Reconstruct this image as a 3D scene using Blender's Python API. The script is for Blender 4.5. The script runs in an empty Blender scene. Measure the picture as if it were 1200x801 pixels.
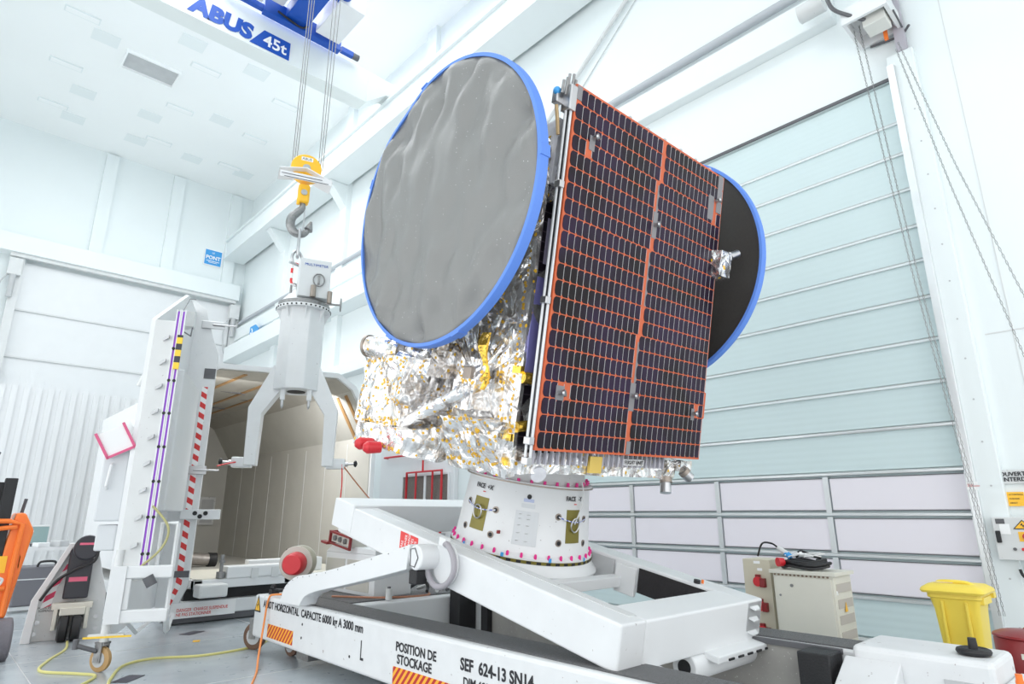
import bpy, bmesh, math, random
from math import sin, cos, pi, radians, atan2, sqrt
from mathutils import Vector, Matrix, Euler, noise
random.seed(7)
C = bpy.context.scene.collection
S = bpy.context.scene

# ---------------------------------------------------------------- camera
TILT = radians(15.57); AZ = radians(42.93)
cam = bpy.data.cameras.new('camera'); cam.sensor_width = 36; cam.lens = 725 / 1200 * 36
cam.clip_start = .05; cam.clip_end = 300
co = bpy.data.objects.new('camera', cam); C.objects.link(co)
co.location = (0, 0, 1.7); co.rotation_euler = (pi / 2 + TILT, 0, -AZ)
S.camera = co

# ---------------------------------------------------------------- light
W = bpy.data.worlds.new('hall_daylight'); S.world = W; W.use_nodes = True
wn = W.node_tree; bg = wn.nodes['Background']
tc = wn.nodes.new('ShaderNodeTexCoord'); sp = wn.nodes.new('ShaderNodeSeparateXYZ')
mr = wn.nodes.new('ShaderNodeMapRange')
wn.links.new(tc.outputs['Generated'], sp.inputs[0]); wn.links.new(sp.outputs['X'], mr.inputs['Value'])
mr.inputs['From Min'].default_value = -1; mr.inputs['From Max'].default_value = 1
mr.inputs['To Min'].default_value = 2.0; mr.inputs['To Max'].default_value = 1.05
bg.inputs['Color'].default_value = (.965, .99, 1, 1)
wn.links.new(mr.outputs[0], bg.inputs['Strength'])

def area(name, loc, rot, sx, sy, power, col=(1, 1, 1)):
    l = bpy.data.lights.new(name, 'AREA'); l.shape = 'RECTANGLE'; l.size = sx; l.size_y = sy
    l.energy = power; l.color = col
    o = bpy.data.objects.new(name, l); C.objects.link(o); o.location = loc; o.rotation_euler = rot
    return o
area('hall_ceiling_light', (-1.5, 5, 17.2), (0, 0, 0), 6, 8, 360, (.98, .99, 1))
area('hall_ceiling_light', (3.5, 17, 17.2), (0, 0, 0), 9, 12, 1250, (.98, .99, 1))
S.view_settings.view_transform = 'Standard'; S.view_settings.look = 'None'
S.view_settings.exposure = 0.17; S.view_settings.gamma = 1
S.view_settings.use_curve_mapping = False
S.cycles.diffuse_bounces = 8

# ---------------------------------------------------------------- helpers
def tag(o, label=None, cat=None, group=None, kind=None):
    if label: o['label'] = label
    if cat: o['category'] = cat
    if group: o['group'] = group
    if kind: o['kind'] = kind
    return o
def thing(name, label, cat, loc=(0, 0, 0), rot=(0, 0, 0), group=None, mat=None):
    o = bpy.data.objects.new(name, None); C.objects.link(o); o.empty_display_size = .1
    if mat is not None: o.matrix_world = mat
    else: o.location = loc; o.rotation_euler = rot
    return tag(o, label, cat, group)
def copy_tree(o, parent=None):
    c = o.copy(); C.objects.link(c)
    if parent is not None: c.parent = parent
    for ch in o.children: copy_tree(ch, c)
    return c
class G:
    def __init__(s): s.b = bmesh.new(); s.m = Matrix.Identity(4)
    def v(s, p): return s.b.verts.new(s.m @ Vector(p))
    def face(s, pts):
        try: return s.b.faces.new([s.v(p) for p in pts])
        except ValueError: return None
    def box(s, x0, x1, y0, y1, z0, z1):
        q = [s.v((x, y, z)) for x in (x0, x1) for y in (y0, y1) for z in (z0, z1)]
        for f in ((0, 1, 3, 2), (4, 6, 7, 5), (0, 4, 5, 1), (2, 3, 7, 6), (0, 2, 6, 4), (1, 5, 7, 3)):
            s.b.faces.new([q[i] for i in f])
        return s
    def bc(s, c, d): return s.box(c[0]-d[0]/2, c[0]+d[0]/2, c[1]-d[1]/2, c[1]+d[1]/2, c[2]-d[2]/2, c[2]+d[2]/2)
    def prism(s, pts, vec):
        vec = Vector(vec); a = [s.v(p) for p in pts]; c = [s.v(Vector(p) + vec) for p in pts]; n = len(pts)
        s.b.faces.new(a); s.b.faces.new(c[::-1])
        for i in range(n): s.b.faces.new([a[i], c[i], c[(i+1) % n], a[(i+1) % n]])
        return s
    def ring(s, c, t, r, n, ref=None):
        t = Vector(t).normalized()
        a = Vector(ref) if ref is not None else (Vector((0, 0, 1)) if abs(t.z) < .9 else Vector((1, 0, 0)))
        u = (a - t * a.dot(t)).normalized(); w = t.cross(u)
        return [s.v(Vector(c) + u * r * cos(2*pi*i/n) + w * r * sin(2*pi*i/n)) for i in range(n)], u
    def skin(s, rings, caps=True, close=False):
        n = len(rings[0]); k = len(rings)
        for j in range(k if close else k - 1):
            a, b = rings[j], rings[(j+1) % k]
            for i in range(n):
                s.b.faces.new([a[i], a[(i+1) % n], b[(i+1) % n], b[i]])
        if caps and not close:
            s.b.faces.new(rings[0][::-1]); s.b.faces.new(rings[-1])
    def cyl(s, p0, p1, r, r1=None, n=20):
        p0 = Vector(p0); p1 = Vector(p1); t = p1 - p0
        a, u = s.ring(p0, t, r, n); b, _ = s.ring(p1, t, r if r1 is None else r1, n, u); s.skin([a, b]); return s
    def tube(s, pts, r, n=8, close=False):
        P = [Vector(p) for p in pts]; R = []; u = None
        for i, p in enumerate(P):
            if close: t = P[(i+1) % len(P)] - P[i-1]
            else: t = P[min(i+1, len(P)-1)] - P[max(i-1, 0)]
            g, u = s.ring(p, t, r, n, u); R.append(g)
        s.skin(R, True, close); return s
    def lathe(s, prof, n=48, o=(0, 0, 0), axis='Z', close=False):
        R = []
        for r, h in prof:
            g = []
            for i in range(n):
                a = 2*pi*i/n; x, y = r*cos(a), r*sin(a)
                p = (x, y, h) if axis == 'Z' else ((h, x, y) if axis == 'X' else (x, h, y))
                g.append(s.v(Vector(o) + Vector(p)))
            R.append(g)
        s.skin(R, not close, close); return s
    def sph(s, c, r, n=12, sc=(1, 1, 1)):
        m = s.m @ Matrix.Translation(c) @ Matrix.Diagonal((r*sc[0], r*sc[1], r*sc[2], 1))
        bmesh.ops.create_uvsphere(s.b, u_segments=n, v_segments=max(6, n//2), radius=1, matrix=m); return s
    def build(s, name, mat, parent=None, smooth=False, bevel=0, seg=2):
        bmesh.ops.recalc_face_normals(s.b, faces=s.b.faces)
        me = bpy.data.meshes.new(name); s.b.to_mesh(me); s.b.free()
        if smooth: 
            for p in me.polygons: p.use_smooth = True
            try: me.set_sharp_from_angle(angle=radians(40))
            except Exception: pass
        me.materials.append(mat)
        o = bpy.data.objects.new(name, me); C.objects.link(o)
        if parent is not None: o.parent = parent
        if bevel:
            b = o.modifiers.new('bevel', 'BEVEL'); b.width = bevel; b.segments = seg; b.limit_method = 'ANGLE'
            b.harden_normals = False
        return o
def spline(pts, k=8, closed=False):
    P = [Vector(p) for p in pts]; out = []; n = len(P)
    for i in range(n if closed else n-1):
        p0 = P[i-1] if (i or closed) else P[0]; p1 = P[i]; p2 = P[(i+1) % n]
        p3 = P[(i+2) % n] if (closed or i+2 < n) else P[-1]
        for j in range(k):
            t = j/k
            out.append(.5*((2*p1)+(p2-p0)*t+(2*p0-5*p1+4*p2-p3)*t*t+(3*p1-p0-3*p2+p3)*t**3))
    if not closed: out.append(P[-1])
    return out
def lettering(body, size, mat, parent, M, name='lettering', bold=.0, spacing=1.0, xs=1.0, align='LEFT', wrap=None, shear=0, ext=.001):
    cu = bpy.data.curves.new('txt', 'FONT'); cu.body = body; cu.size = size; cu.extrude = ext; cu.offset = bold
    cu.space_character = spacing; cu.align_x = align; cu.resolution_u = 3; cu.shear = shear; cu.space_line = .95
    to = bpy.data.objects.new('txt', cu); C.objects.link(to)
    dg = bpy.context.evaluated_depsgraph_get(); dg.update()
    me = bpy.data.meshes.new_from_object(to.evaluated_get(dg)); bpy.data.objects.remove(to)
    for v in me.vertices:
        p = v.co; p.x *= xs
        if wrap:      # wrap on a cylinder of radius wrap: text x runs round it
            a = p.x / wrap; r = wrap + p.z
            v.co = Vector((r*sin(a), p.y, r*cos(a) - wrap))
    me.transform(M); me.materials.clear(); me.materials.append(mat); me.name = name
    o = bpy.data.objects.new(name, me); C.objects.link(o)
    if parent is not None: o.parent = parent
    return o
def basis(o, x, y):
    x = Vector(x).normalized(); y = Vector(y); y = (y - x*y.dot(x)).normalized(); z = x.cross(y)
    M = Matrix((x, y, z)).transposed().to_4x4(); M.translation = Vector(o); return M

# ---------------------------------------------------------------- materials
MATS = {}
def pm(name, col, rough=.5, metal=0., spec=.5, var=0., vs=3., bump=0., bs=30., col2=None, coat=0., emit=0, wear=None):
    m = bpy.data.materials.new(name); m.use_nodes = True; nt = m.node_tree; b = nt.nodes['Principled BSDF']
    c = tuple(col) + (1,)
    b.inputs['Base Color'].default_value = c; b.inputs['Roughness'].default_value = rough
    b.inputs['Metallic'].default_value = metal; b.inputs['Specular IOR Level'].default_value = spec
    b.inputs['Coat Weight'].default_value = coat
    if emit: b.inputs['Emission Color'].default_value = c; b.inputs['Emission Strength'].default_value = emit
    g = nt.nodes.new('ShaderNodeTexCoord')
    last = None
    if var or col2:
        n = nt.nodes.new('ShaderNodeTexNoise'); n.inputs['Scale'].default_value = vs; n.inputs['Detail'].default_value = 6
        nt.links.new(g.outputs['Object'], n.inputs['Vector'])
        r = nt.nodes.new('ShaderNodeValToRGB'); r.color_ramp.elements[0].position = .35; r.color_ramp.elements[1].position = .65
        d = tuple(col2) if col2 else tuple(x*(1-var) for x in col)
        r.color_ramp.elements[0].color = d + (1,); r.color_ramp.elements[1].color = c
        nt.links.new(n.outputs[0], r.inputs[0]); last = r.outputs[0]
    if wear:          # small chips and scratches, with their own shape
        n2 = nt.nodes.new('ShaderNodeTexNoise'); n2.inputs['Scale'].default_value = wear[1]; n2.inputs['Detail'].default_value = 3
        nt.links.new(g.outputs['Object'], n2.inputs['Vector'])
        r2 = nt.nodes.new('ShaderNodeValToRGB'); r2.color_ramp.elements[0].position = wear[2]; r2.color_ramp.elements[1].position = wear[2]+.03
        nt.links.new(n2.outputs[0], r2.inputs[0])
        mx = nt.nodes.new('ShaderNodeMix'); mx.data_type = 'RGBA'
        nt.links.new(r2.outputs[0], mx.inputs[0])
        if last: nt.links.new(last, mx.inputs[6])
        else: mx.inputs[6].default_value = c
        mx.inputs[7].default_value = tuple(wear[0]) + (1,); last = mx.outputs[2]
    if last: nt.links.new(last, b.inputs['Base Color'])
    if bump:
        n = nt.nodes.new('ShaderNodeTexNoise'); n.inputs['Scale'].default_value = bs; n.inputs['Detail'].default_value = 4
        nt.links.new(g.outputs['Object'], n.inputs['Vector'])
        u = nt.nodes.new('ShaderNodeBump'); u.inputs['Strength'].default_value = bump; u.inputs['Distance'].default_value = .02
        nt.links.new(n.outputs[0], u.inputs['Height']); nt.links.new(u.outputs[0], b.inputs['Normal'])
    MATS[name] = m; return m
def stripes(name, ca, cb, scale, vec, rough=.5):
    m = pm(name, ca, rough); nt = m.node_tree; b = nt.nodes['Principled BSDF']
    g = nt.nodes.new('ShaderNodeTexCoord'); d = nt.nodes.new('ShaderNodeVectorMath'); d.operation = 'DOT_PRODUCT'
    d.inputs[1].default_value = vec; nt.links.new(g.outputs['Object'], d.inputs[0])
    a = nt.nodes.new('ShaderNodeMath'); a.operation = 'MULTIPLY'; a.inputs[1].default_value = scale
    f = nt.nodes.new('ShaderNodeMath'); f.operation = 'FRACT'; l = nt.nodes.new('ShaderNodeMath'); l.operation = 'GREATER_THAN'; l.inputs[1].default_value = .5
    nt.links.new(d.outputs['Value'], a.inputs[0]); nt.links.new(a.outputs[0], f.inputs[0]); nt.links.new(f.outputs[0], l.inputs[0])
    mx = nt.nodes.new('ShaderNodeMix'); mx.data_type = 'RGBA'; nt.links.new(l.outputs[0], mx.inputs[0])
    mx.inputs[6].default_value = tuple(ca)+(1,); mx.inputs[7].default_value = tuple(cb)+(1,)
    nt.links.new(mx.outputs[2], b.inputs['Base Color']); return m
white = pm('white_paint', (.74, .75, .76), .38, var=.04, vs=4, wear=((.42, .4, .4), 28, .72))
wornw = pm('worn_white_paint', (.74, .75, .76), .42, var=.05, vs=5, wear=((.42, .38, .38), 22, .70))
white2 = pm('clean_white_paint', (.76, .77, .78), .4, var=.02, vs=2)
wallm = pm('wall_panel_white', (.80, .845, .85), .5, var=.02, vs=.6)
ceilm = pm('ceiling_white', (.92, .935, .93), .7, var=.015, vs=.5)
greyp = pm('grey_paint', (.52, .53, .54), .5, var=.08)
lgrey = pm('light_grey_paint', (.68, .69, .69), .45, var=.06, wear=((.4, .39, .38), 25, .7))
dgrey = pm('dark_grey_metal', (.12, .12, .13), .5, var=.2)
black = pm('black_rubber', (.015, .015, .017), .55, bump=.2, bs=60)
black2 = pm('black_fabric', (.02, .018, .02), .85, bump=.4, bs=40)
steel = pm('brushed_steel', (.55, .55, .56), .3, 1.)
dsteel = pm('dull_steel', (.33, .33, .33), .42, .9, var=.2, vs=20)
alu = pm('aluminium', (.75, .77, .78), .35, .7, var=.05)
beige = pm('beige_paint', (.62, .57, .45), .5, var=.03)
cream = pm('cream_paint', (.70, .68, .6), .5, var=.03)
concrete = pm('bare_grey_panel', (.40, .385, .36), .6, col2=(.30, .29, .275), vs=2.2, wear=((.55, .54, .52), 40, .68))
tread = pm('tread_mat', (.13, .13, .135), .45, var=.3, vs=60, bump=.6, bs=180)
red = pm('red_paint', (.60, .02, .03), .35)
dred = pm('dark_red_paint', (.24, .018, .02), .35)
redtape = pm('red_tape', (.72, .05, .05), .45)
orange = pm('orange_paint', (.90, .20, .03), .4)
yellow = pm('yellow_plastic', (.85, .66, .09), .4, spec=.4)
craney = pm('yellow_crane_paint', (.95, .52, .03), .4)
blue = pm('blue_crane_paint', (.005, .075, .42), .45)
signblue = pm('sign_blue', (.05, .33, .72), .5)
rimblue = pm('blue_foam_edge', (.11, .25, .72), .55)
purple = pm('purple_rail', (.28, .06, .55), .4)
magenta = pm('magenta_cap', (.75, .02, .25), .4)
ink = pm('black_ink', (.02, .02, .025), .6)
wink = pm('white_ink', (.88, .88, .88), .5)
rink = pm('red_ink', (.7, .05, .05), .5)
olive = pm('olive_gold_window', (.20, .17, .03), .35, .3)
gold = pm('gold_foil', (.95, .62, .10), .22, .9, bump=1., bs=14)
pinkm = pm('pink_edge', (.70, .12, .25), .5)
blacktape = pm('dark_tape', (.06, .06, .08), .5)
ora_sub = pm('orange_substrate', (.66, .13, .045), .5, var=.12, vs=8)
patch = pm('grey_patch', (.24, .23, .24), .5, 0)
radm = pm('violet_radiator', (.22, .21, .50), .35, .1, bump=.25, bs=5)
whitefoil = pm('white_film', (.80, .80, .84), .3, .2, bump=.8, bs=9)
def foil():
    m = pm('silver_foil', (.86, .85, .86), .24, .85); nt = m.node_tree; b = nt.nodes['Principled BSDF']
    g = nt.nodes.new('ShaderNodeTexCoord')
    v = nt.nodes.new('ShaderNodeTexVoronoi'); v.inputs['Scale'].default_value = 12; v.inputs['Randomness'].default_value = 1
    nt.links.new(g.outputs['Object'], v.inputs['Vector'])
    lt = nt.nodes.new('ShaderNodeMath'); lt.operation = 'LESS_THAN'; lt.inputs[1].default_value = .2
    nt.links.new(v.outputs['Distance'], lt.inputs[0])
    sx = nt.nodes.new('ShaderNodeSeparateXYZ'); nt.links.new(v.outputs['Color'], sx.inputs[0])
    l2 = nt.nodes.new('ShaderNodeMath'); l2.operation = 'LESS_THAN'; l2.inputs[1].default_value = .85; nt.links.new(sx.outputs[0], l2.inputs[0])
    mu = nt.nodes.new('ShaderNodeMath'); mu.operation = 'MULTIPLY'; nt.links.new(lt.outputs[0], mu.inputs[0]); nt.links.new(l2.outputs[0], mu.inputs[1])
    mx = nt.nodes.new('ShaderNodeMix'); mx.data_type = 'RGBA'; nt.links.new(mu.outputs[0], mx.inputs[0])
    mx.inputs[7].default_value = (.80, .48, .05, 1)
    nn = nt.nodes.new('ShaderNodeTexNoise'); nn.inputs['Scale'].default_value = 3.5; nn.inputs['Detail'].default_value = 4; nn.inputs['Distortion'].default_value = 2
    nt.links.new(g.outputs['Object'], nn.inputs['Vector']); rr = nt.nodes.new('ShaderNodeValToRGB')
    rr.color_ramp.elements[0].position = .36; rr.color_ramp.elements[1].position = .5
    rr.color_ramp.elements[0].color = (.56, .50, .44, 1); rr.color_ramp.elements[1].color = (.90, .89, .89, 1)  # brown patches paint the foil's warm reflections into its base colour
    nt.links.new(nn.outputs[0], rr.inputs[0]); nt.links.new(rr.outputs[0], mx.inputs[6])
    nt.links.new(mx.outputs[2], b.inputs['Base Color'])
    im = nt.nodes.new('ShaderNodeMath'); im.operation = 'MULTIPLY_ADD'; im.inputs[1].default_value = -.8; im.inputs[2].default_value = .85
    nt.links.new(mu.outputs[0], im.inputs[0]); nt.links.new(im.outputs[0], b.inputs['Metallic'])
    n = nt.nodes.new('ShaderNodeTexNoise'); n.inputs['Scale'].default_value = 4; n.inputs['Detail'].default_value = 2.5; n.inputs['Distortion'].default_value = 1.2
    nt.links.new(g.outputs['Object'], n.inputs['Vector'])
    v2 = nt.nodes.new('ShaderNodeTexVoronoi'); v2.inputs['Scale'].default_value = 5; v2.feature = 'DISTANCE_TO_EDGE'
    nt.links.new(g.outputs['Object'], v2.inputs['Vector'])
    ad = nt.nodes.new('ShaderNodeMath'); ad.operation = 'ADD'; nt.links.new(n.outputs[0], ad.inputs[0]); nt.links.new(v2.outputs['Distance'], ad.inputs[1])
    u = nt.nodes.new('ShaderNodeBump'); u.inputs['Strength'].default_value = .8; u.inputs['Distance'].default_value = .06
    nt.links.new(ad.outputs[0], u.inputs['Height']); nt.links.new(u.outputs[0], b.inputs['Normal'])
    return m
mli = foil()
def cellmat():
    m = pm('solar_cell_glass', (.010, .006, .008), .3, 0, .18, col2=(.026, .012, .04), vs=1.7); return m
cellm = cellmat()
gridm = pm('dark_cell_grid', (.02, .017, .022), .3)
def gridlines(m, s):
    nt = m.node_tree; b = nt.nodes['Principled BSDF']; g = nt.nodes.new('ShaderNodeTexCoord')
    br = nt.nodes.new('ShaderNodeTexBrick'); br.offset = 0; br.inputs['Scale'].default_value = s
    br.inputs['Color1'].default_value = (.012, .01, .014, 1); br.inputs['Color2'].default_value = (.016, .012, .02, 1)
    br.inputs['Mortar'].default_value = (.13, .11, .13, 1); br.inputs['Mortar Size'].default_value = .012; br.inputs['Brick Width'].default_value = .35; br.inputs['Row Height'].default_value = .35
    mp = nt.nodes.new('ShaderNodeMapping'); mp.inputs['Rotation'].default_value = (pi/2, 0, 0)
    nt.links.new(g.outputs['Object'], mp.inputs[0]); nt.links.new(mp.outputs[0], br.inputs['Vector']); nt.links.new(br.outputs[0], b.inputs['Base Color'])
gridlines(gridm, 4.)
def fabric():
    m = pm('grey_reflector_membrane', (.22, .22, .215), .42, .1); nt = m.node_tree; b = nt.nodes['Principled BSDF']
    g = nt.nodes.new('ShaderNodeTexCoord'); v = nt.nodes.new('ShaderNodeTexVoronoi'); v.inputs['Scale'].default_value = 20
    v.inputs['Randomness'].default_value = .3
    nt.links.new(g.outputs['Object'], v.inputs['Vector']); r = nt.nodes.new('ShaderNodeValToRGB')
    r.color_ramp.elements[0].position = .045; r.color_ramp.elements[1].position = .07
    r.color_ramp.elements[0].color = (.75, .75, .75, 1); r.color_ramp.elements[1].color = (.22, .22, .215, 1)
    nt.links.new(v.outputs['Distance'], r.inputs[0]); nt.links.new(r.outputs[0], b.inputs['Base Color'])
    n = nt.nodes.new('ShaderNodeTexNoise'); n.inputs['Scale'].default_value = 130; nt.links.new(g.outputs['Object'], n.inputs['Vector'])
    u = nt.nodes.new('ShaderNodeBump'); u.inputs['Strength'].default_value = .5; u.inputs['Distance'].default_value = .004
    nt.links.new(n.outputs[0], u.inputs['Height']); nt.links.new(u.outputs[0], b.inputs['Normal']); return m
membrane = fabric()
darkmem = pm('dark_reflector_membrane', (.035, .03, .027), .6, var=.15, vs=40)
def floor_mat():
    m = pm('grey_resin_floor', (.36, .40, .43), .18, 0, .5); nt = m.node_tree; b = nt.nodes['Principled BSDF']
    g = nt.nodes.new('ShaderNodeTexCoord')
    n = nt.nodes.new('ShaderNodeTexNoise'); n.inputs['Scale'].default_value = 1.1; n.inputs['Detail'].default_value = 8
    nt.links.new(g.outputs['Object'], n.inputs['Vector'])
    r = nt.nodes.new('ShaderNodeValToRGB'); r.color_ramp.elements[0].position = .3; r.color_ramp.elements[1].position = .7
    r.color_ramp.elements[0].color = (.35, .385, .41, 1); r.color_ramp.elements[1].color = (.47, .51, .54, 1)
    nt.links.new(n.outputs[0], r.inputs[0])
    n2 = nt.nodes.new('ShaderNodeTexNoise'); n2.inputs['Scale'].default_value = 6; n2.inputs['Detail'].default_value = 5; n2.inputs['Distortion'].default_value = 2
    nt.links.new(g.outputs['Object'], n2.inputs['Vector'])
    r2 = nt.nodes.new('ShaderNodeValToRGB'); r2.color_ramp.elements[0].position = .66; r2.color_ramp.elements[1].position = .69
    nt.links.new(n2.outputs[0], r2.inputs[0])
    mx = nt.nodes.new('ShaderNodeMix'); mx.data_type = 'RGBA'; nt.links.new(r2.outputs[0], mx.inputs[0]); nt.links.new(r.outputs[0], mx.inputs[6])
    mx.inputs[7].default_value = (.22, .25, .28, 1); nt.links.new(mx.outputs[2], b.inputs['Base Color'])
    r3 = nt.nodes.new('ShaderNodeMapRange'); r3.inputs['To Min'].default_value = .12; r3.inputs['To Max'].default_value = .32
    nt.links.new(n.outputs[0], r3.inputs['Value']); nt.links.new(r3.outputs[0], b.inputs['Roughness'])
    return m
floorm = floor_mat()
doorm = pm('pale_teal_door_panel', (.60, .71, .72), .4, var=.02, vs=.7)
def ribs(m, s):
    nt = m.node_tree; b = nt.nodes['Principled BSDF']; g = nt.nodes.new('ShaderNodeTexCoord')
    w = nt.nodes.new('ShaderNodeTexWave'); w.bands_direction = 'Z'; w.inputs['Scale'].default_value = s
    nt.links.new(g.outputs['Object'], w.inputs['Vector']); u = nt.nodes.new('ShaderNodeBump'); u.inputs['Strength'].default_value = .12; u.inputs['Distance'].default_value = .01
    nt.links.new(w.outputs['Fac'], u.inputs['Height']); nt.links.new(u.outputs[0], b.inputs['Normal'])
ribs(doorm, 3.2)
frost = pm('frosted_window', (.70, .67, .72), .35, 0, .4, emit=.12)  # faint emission stands in for daylight behind the panes
# ================================================================ THE HALL
def struct(name, g, m, parent=None, **k):
    o = g.build(name, m, parent, **k)
    if parent is None: o['kind'] = 'structure'
    return o
fl = struct('floor', G().box(-6, 10.2, -3, 31, -.2, 0), floorm)
g = G()
for x in (-1.5, 1.2, 4.3, 7.6): g.box(x, x+.012, -3, 30.4, 0, .0015)
for y in (3.2, 7.4, 9.9, 12.6, 17, 22): g.box(-6, 10, y, y+.012, 0, .0015)
g.build('floor_joint', greyp, fl)
g = G(); g.box(-6.3, 10.2, -3.3, 31, 17.5, 17.8)
struct('ceiling', g, ceilm)
# unseen upper walls, added to keep high sky light off the door wall
struct('shade_wall_west', G().box(-6.3, -6, -3, 31, 8.5, 17.5), wallm)
struct('shade_wall_south', G().box(-6.3, 10, -3.3, -3, 8.5, 17.5), wallm)
# ceiling inserts
def hatch(x0, x1, y0, y1, nm='trim_1'):
    g = G(); t = .06
    g.box(x0-t, x1+t, y0-t, y0, 17.38, 17.5); g.box(x0-t, x1+t, y1, y1+t, 17.38, 17.5)
    g.box(x0-t, x0, y0, y1, 17.38, 17.5); g.box(x1, x1+t, y0, y1, 17.38, 17.5)
    o = struct(nm, g, ceilm); G().box(x0, x1, y0, y1, 17.47, 17.495).build('recess_panel', greyp, o)
hatch(2.55, 4.2, 22.6, 23.6)
lamp = None
i = 0
lab_r = ['nearest', 'middle', 'farthest']
for c, x in enumerate((1.05, 4.87, 7.88)):
    for r, y in enumerate((21.8, 24.95, 28.0)):
        t = thing('ceiling_light', 'flat white ceiling light, %s of the three in the %s row' % (lab_r[r], ('left', 'middle', 'right')[c]), 'ceiling light', (x, y, 17.5), group='flat ceiling lights')
        G().box(-.5, .5, -.16, .16, -.04, -.001).build('housing', MATS['wall_panel_white'], t, bevel=.01)
        G().box(-.46, .46, -.12, .12, -.045, -.038).build('diffuser', ceilm, t)
for k, (x, y) in enumerate([(1.83, 22.5), (1.8, 26.4), (4.1, 20.7), (4.1, 26.3), (4.1, 28.6), (6.3, 20.7), (6.36, 24.6), (6.36, 28.5), (8.6, 28.3), (1.8, 28.6)]):
    o = struct('trim_%d' % (k+2), G().box(x-.4, x+.4, y-.33, y+.33, 17.48, 17.499), pm('vent_tint_%d' % k, (.82, .86, .86), .7) if k == 0 else MATS['vent_tint_0'])

# ---- wall right (door wall, x = 10)
DY0, DY1, DZ = 1.98, 9.18, 8.27
g = G(); g.box(10, 10.3, -3, DY0, 0, 17.5); g.box(10, 10.3, DY1, 31, 0, 17.5); g.box(10, 10.3, DY0, DY1, DZ, 17.5)
wr = struct('wall_right', g, wallm)
g = G()
for y in (1.2, .0, -1.2): g.box(9.994, 10, y, y+.012, 0, 17.5)
for z in (4.0,): g.box(9.994, 10, -3, 1.5, z, z+.015)
g.build('panel_joint', lgrey, wr)
# sectional door
dr = struct('door_1', G().box(10.08, 10.14, DY0, DY1, .02, DZ), doorm)
zs = [.04, .58, 1.14, 1.71, 2.29, 2.89, 3.48, 4.08, 4.7, 5.26, 5.8, 6.4, 7.0, 7.53, 8.27]
for z0, z1 in zip(zs[:-1], zs[1:]):
    if 1 <= zs.index(z0) <= 3: continue
    G().box(10.03, 10.08, DY0, DY1, z0+.03, z1-.03).build('door_panel', doorm, dr, bevel=.006)
pm('rail_white', (.74, .79, .80), .4)
for z in zs[1:-1]:
    w = .032
    G().box(10.0, 10.08, DY0, DY1, z-w, z+w*.2).build('door_rail', alu if z < 3 else MATS['rail_white'], dr, bevel=.008)
    G().box(10.004, 10.03, DY0, DY1, z+w*.35, z+w*.55).build('rail_seal', lgrey, dr)
n = 0
for a in (1, 2, 3):
    z0, z1 = zs[a], zs[a+1]
    for k in range(4):
        y0 = DY0 + 1.8*k; y1 = y0+1.8; n += 1
        win = struct('window_%d' % n, G().box(10.02, 10.045, y0+.04, y1-.04, z0+.05, z1-.07), frost, bevel=.03)
        fr = G(); fr.box(10.0, 10.03, y0, y0+.05, z0+.01, z1-.045); fr.box(10.0, 10.03, y1-.03, y1, z0+.01, z1-.045)
        fr.build('window_frame', alu, win)
        q = G(); q.box(10.012, 10.02, y0+.05, y1-.03, z0+.04, z0+.05); q.box(10.012, 10.02, y0+.05, y1-.03, z1-.07, z1-.06); q.build('window_seal', dgrey, win)
G().box(9.95, 10.1, DY0, DY1, 0, .045).build('door_sill', lgrey, dr)
g = G(); g.box(9.86, 10, 1.62, DY0-.0, 0, 8.6); struct('trim_20', g, wallm, bevel=.01)
g = G(); g.box(9.78, 9.86, 1.88, DY0, 0, 8.4); o = struct('trim_21', g, alu, bevel=.006)
q = G()
for z in [.4+.55*k for k in range(15)]: q.cyl((9.858, 1.74, z), (9.852, 1.74, z), .012, n=8)
q.build('screw_heads', greyp, o)
g = G(); g.box(9.97, 10.0, DY0, DY1, 8.27, 8.32); struct('trim_22', g, dgrey)
# ledge beam and grey conduit high on the door wall
g = G(); g.box(9.75, 10, 2.6, 31, 9.75, 10.35); struct('trim_23', g, wallm, bevel=.02)
p = G().cyl((9.85, 2.9, 10.62), (9.85, 30, 10.62), .085, n=16)
tag(p.build('conduit_pipe', pm('conduit_grey', (.45, .47, .5), .4), None, smooth=True), 'long thin grey pipe running above the white ledge on the door wall', 'pipe')
g = G().cyl((9.9, 6.6, 13.3), (9.9, 10.05, 10.72), .05, n=8)
tag(g.build('diagonal_brace', lgrey, None, smooth=True), 'thin white diagonal brace rod high on the door wall', 'brace')
g = G().cyl((9.97, 6.3, 13.3), (9.97, 10.3, 9.9), .012, n=6)
tag(g.build('brace_wire', greyp, None), 'thin grey wire beside the diagonal brace on the door wall', 'wire')
# crane runway
g = G(); g.box(8.95, 9.75, 5, 30.5, 13.9, 14.75); g.box(8.85, 9.85, 5, 30.5, 13.82, 13.9); g.box(8.85, 9.85, 5, 30.5, 14.75, 14.82)
rw = tag(g.build('crane_runway_beam', wallm, None, bevel=.01), 'long white runway beam of the crane under the ceiling on the right', 'beam')
q = G().box(9.2, 9.3, 5, 30.5, 14.82, 14.95); q.build('crane_rail', lgrey, rw)
for y in (14.5, 20, 25.5):
    g = G(); g.box(9.82, 10, y-.25, y+.25, 0 if y > 19 else 8.5, 17.5); g.prism([(9.82, y-.22, 13.8), (9.1, y-.22, 13.8), (9.82, y-.22, 12.9)], (0, .44, 0))
    struct('trim_%d' % (30+int(y)), g, wallm)
# lower service trunk along the far door wall
g = G(); g.box(9.3, 10, 9.6, 30, 8.6, 9.3); struct('trim_60', g, wallm, bevel=.02)
g = G(); g.box(9.6, 10, 9.6, 30, 6.2, 6.6); struct('trim_61', g, wallm, bevel=.02)
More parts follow.
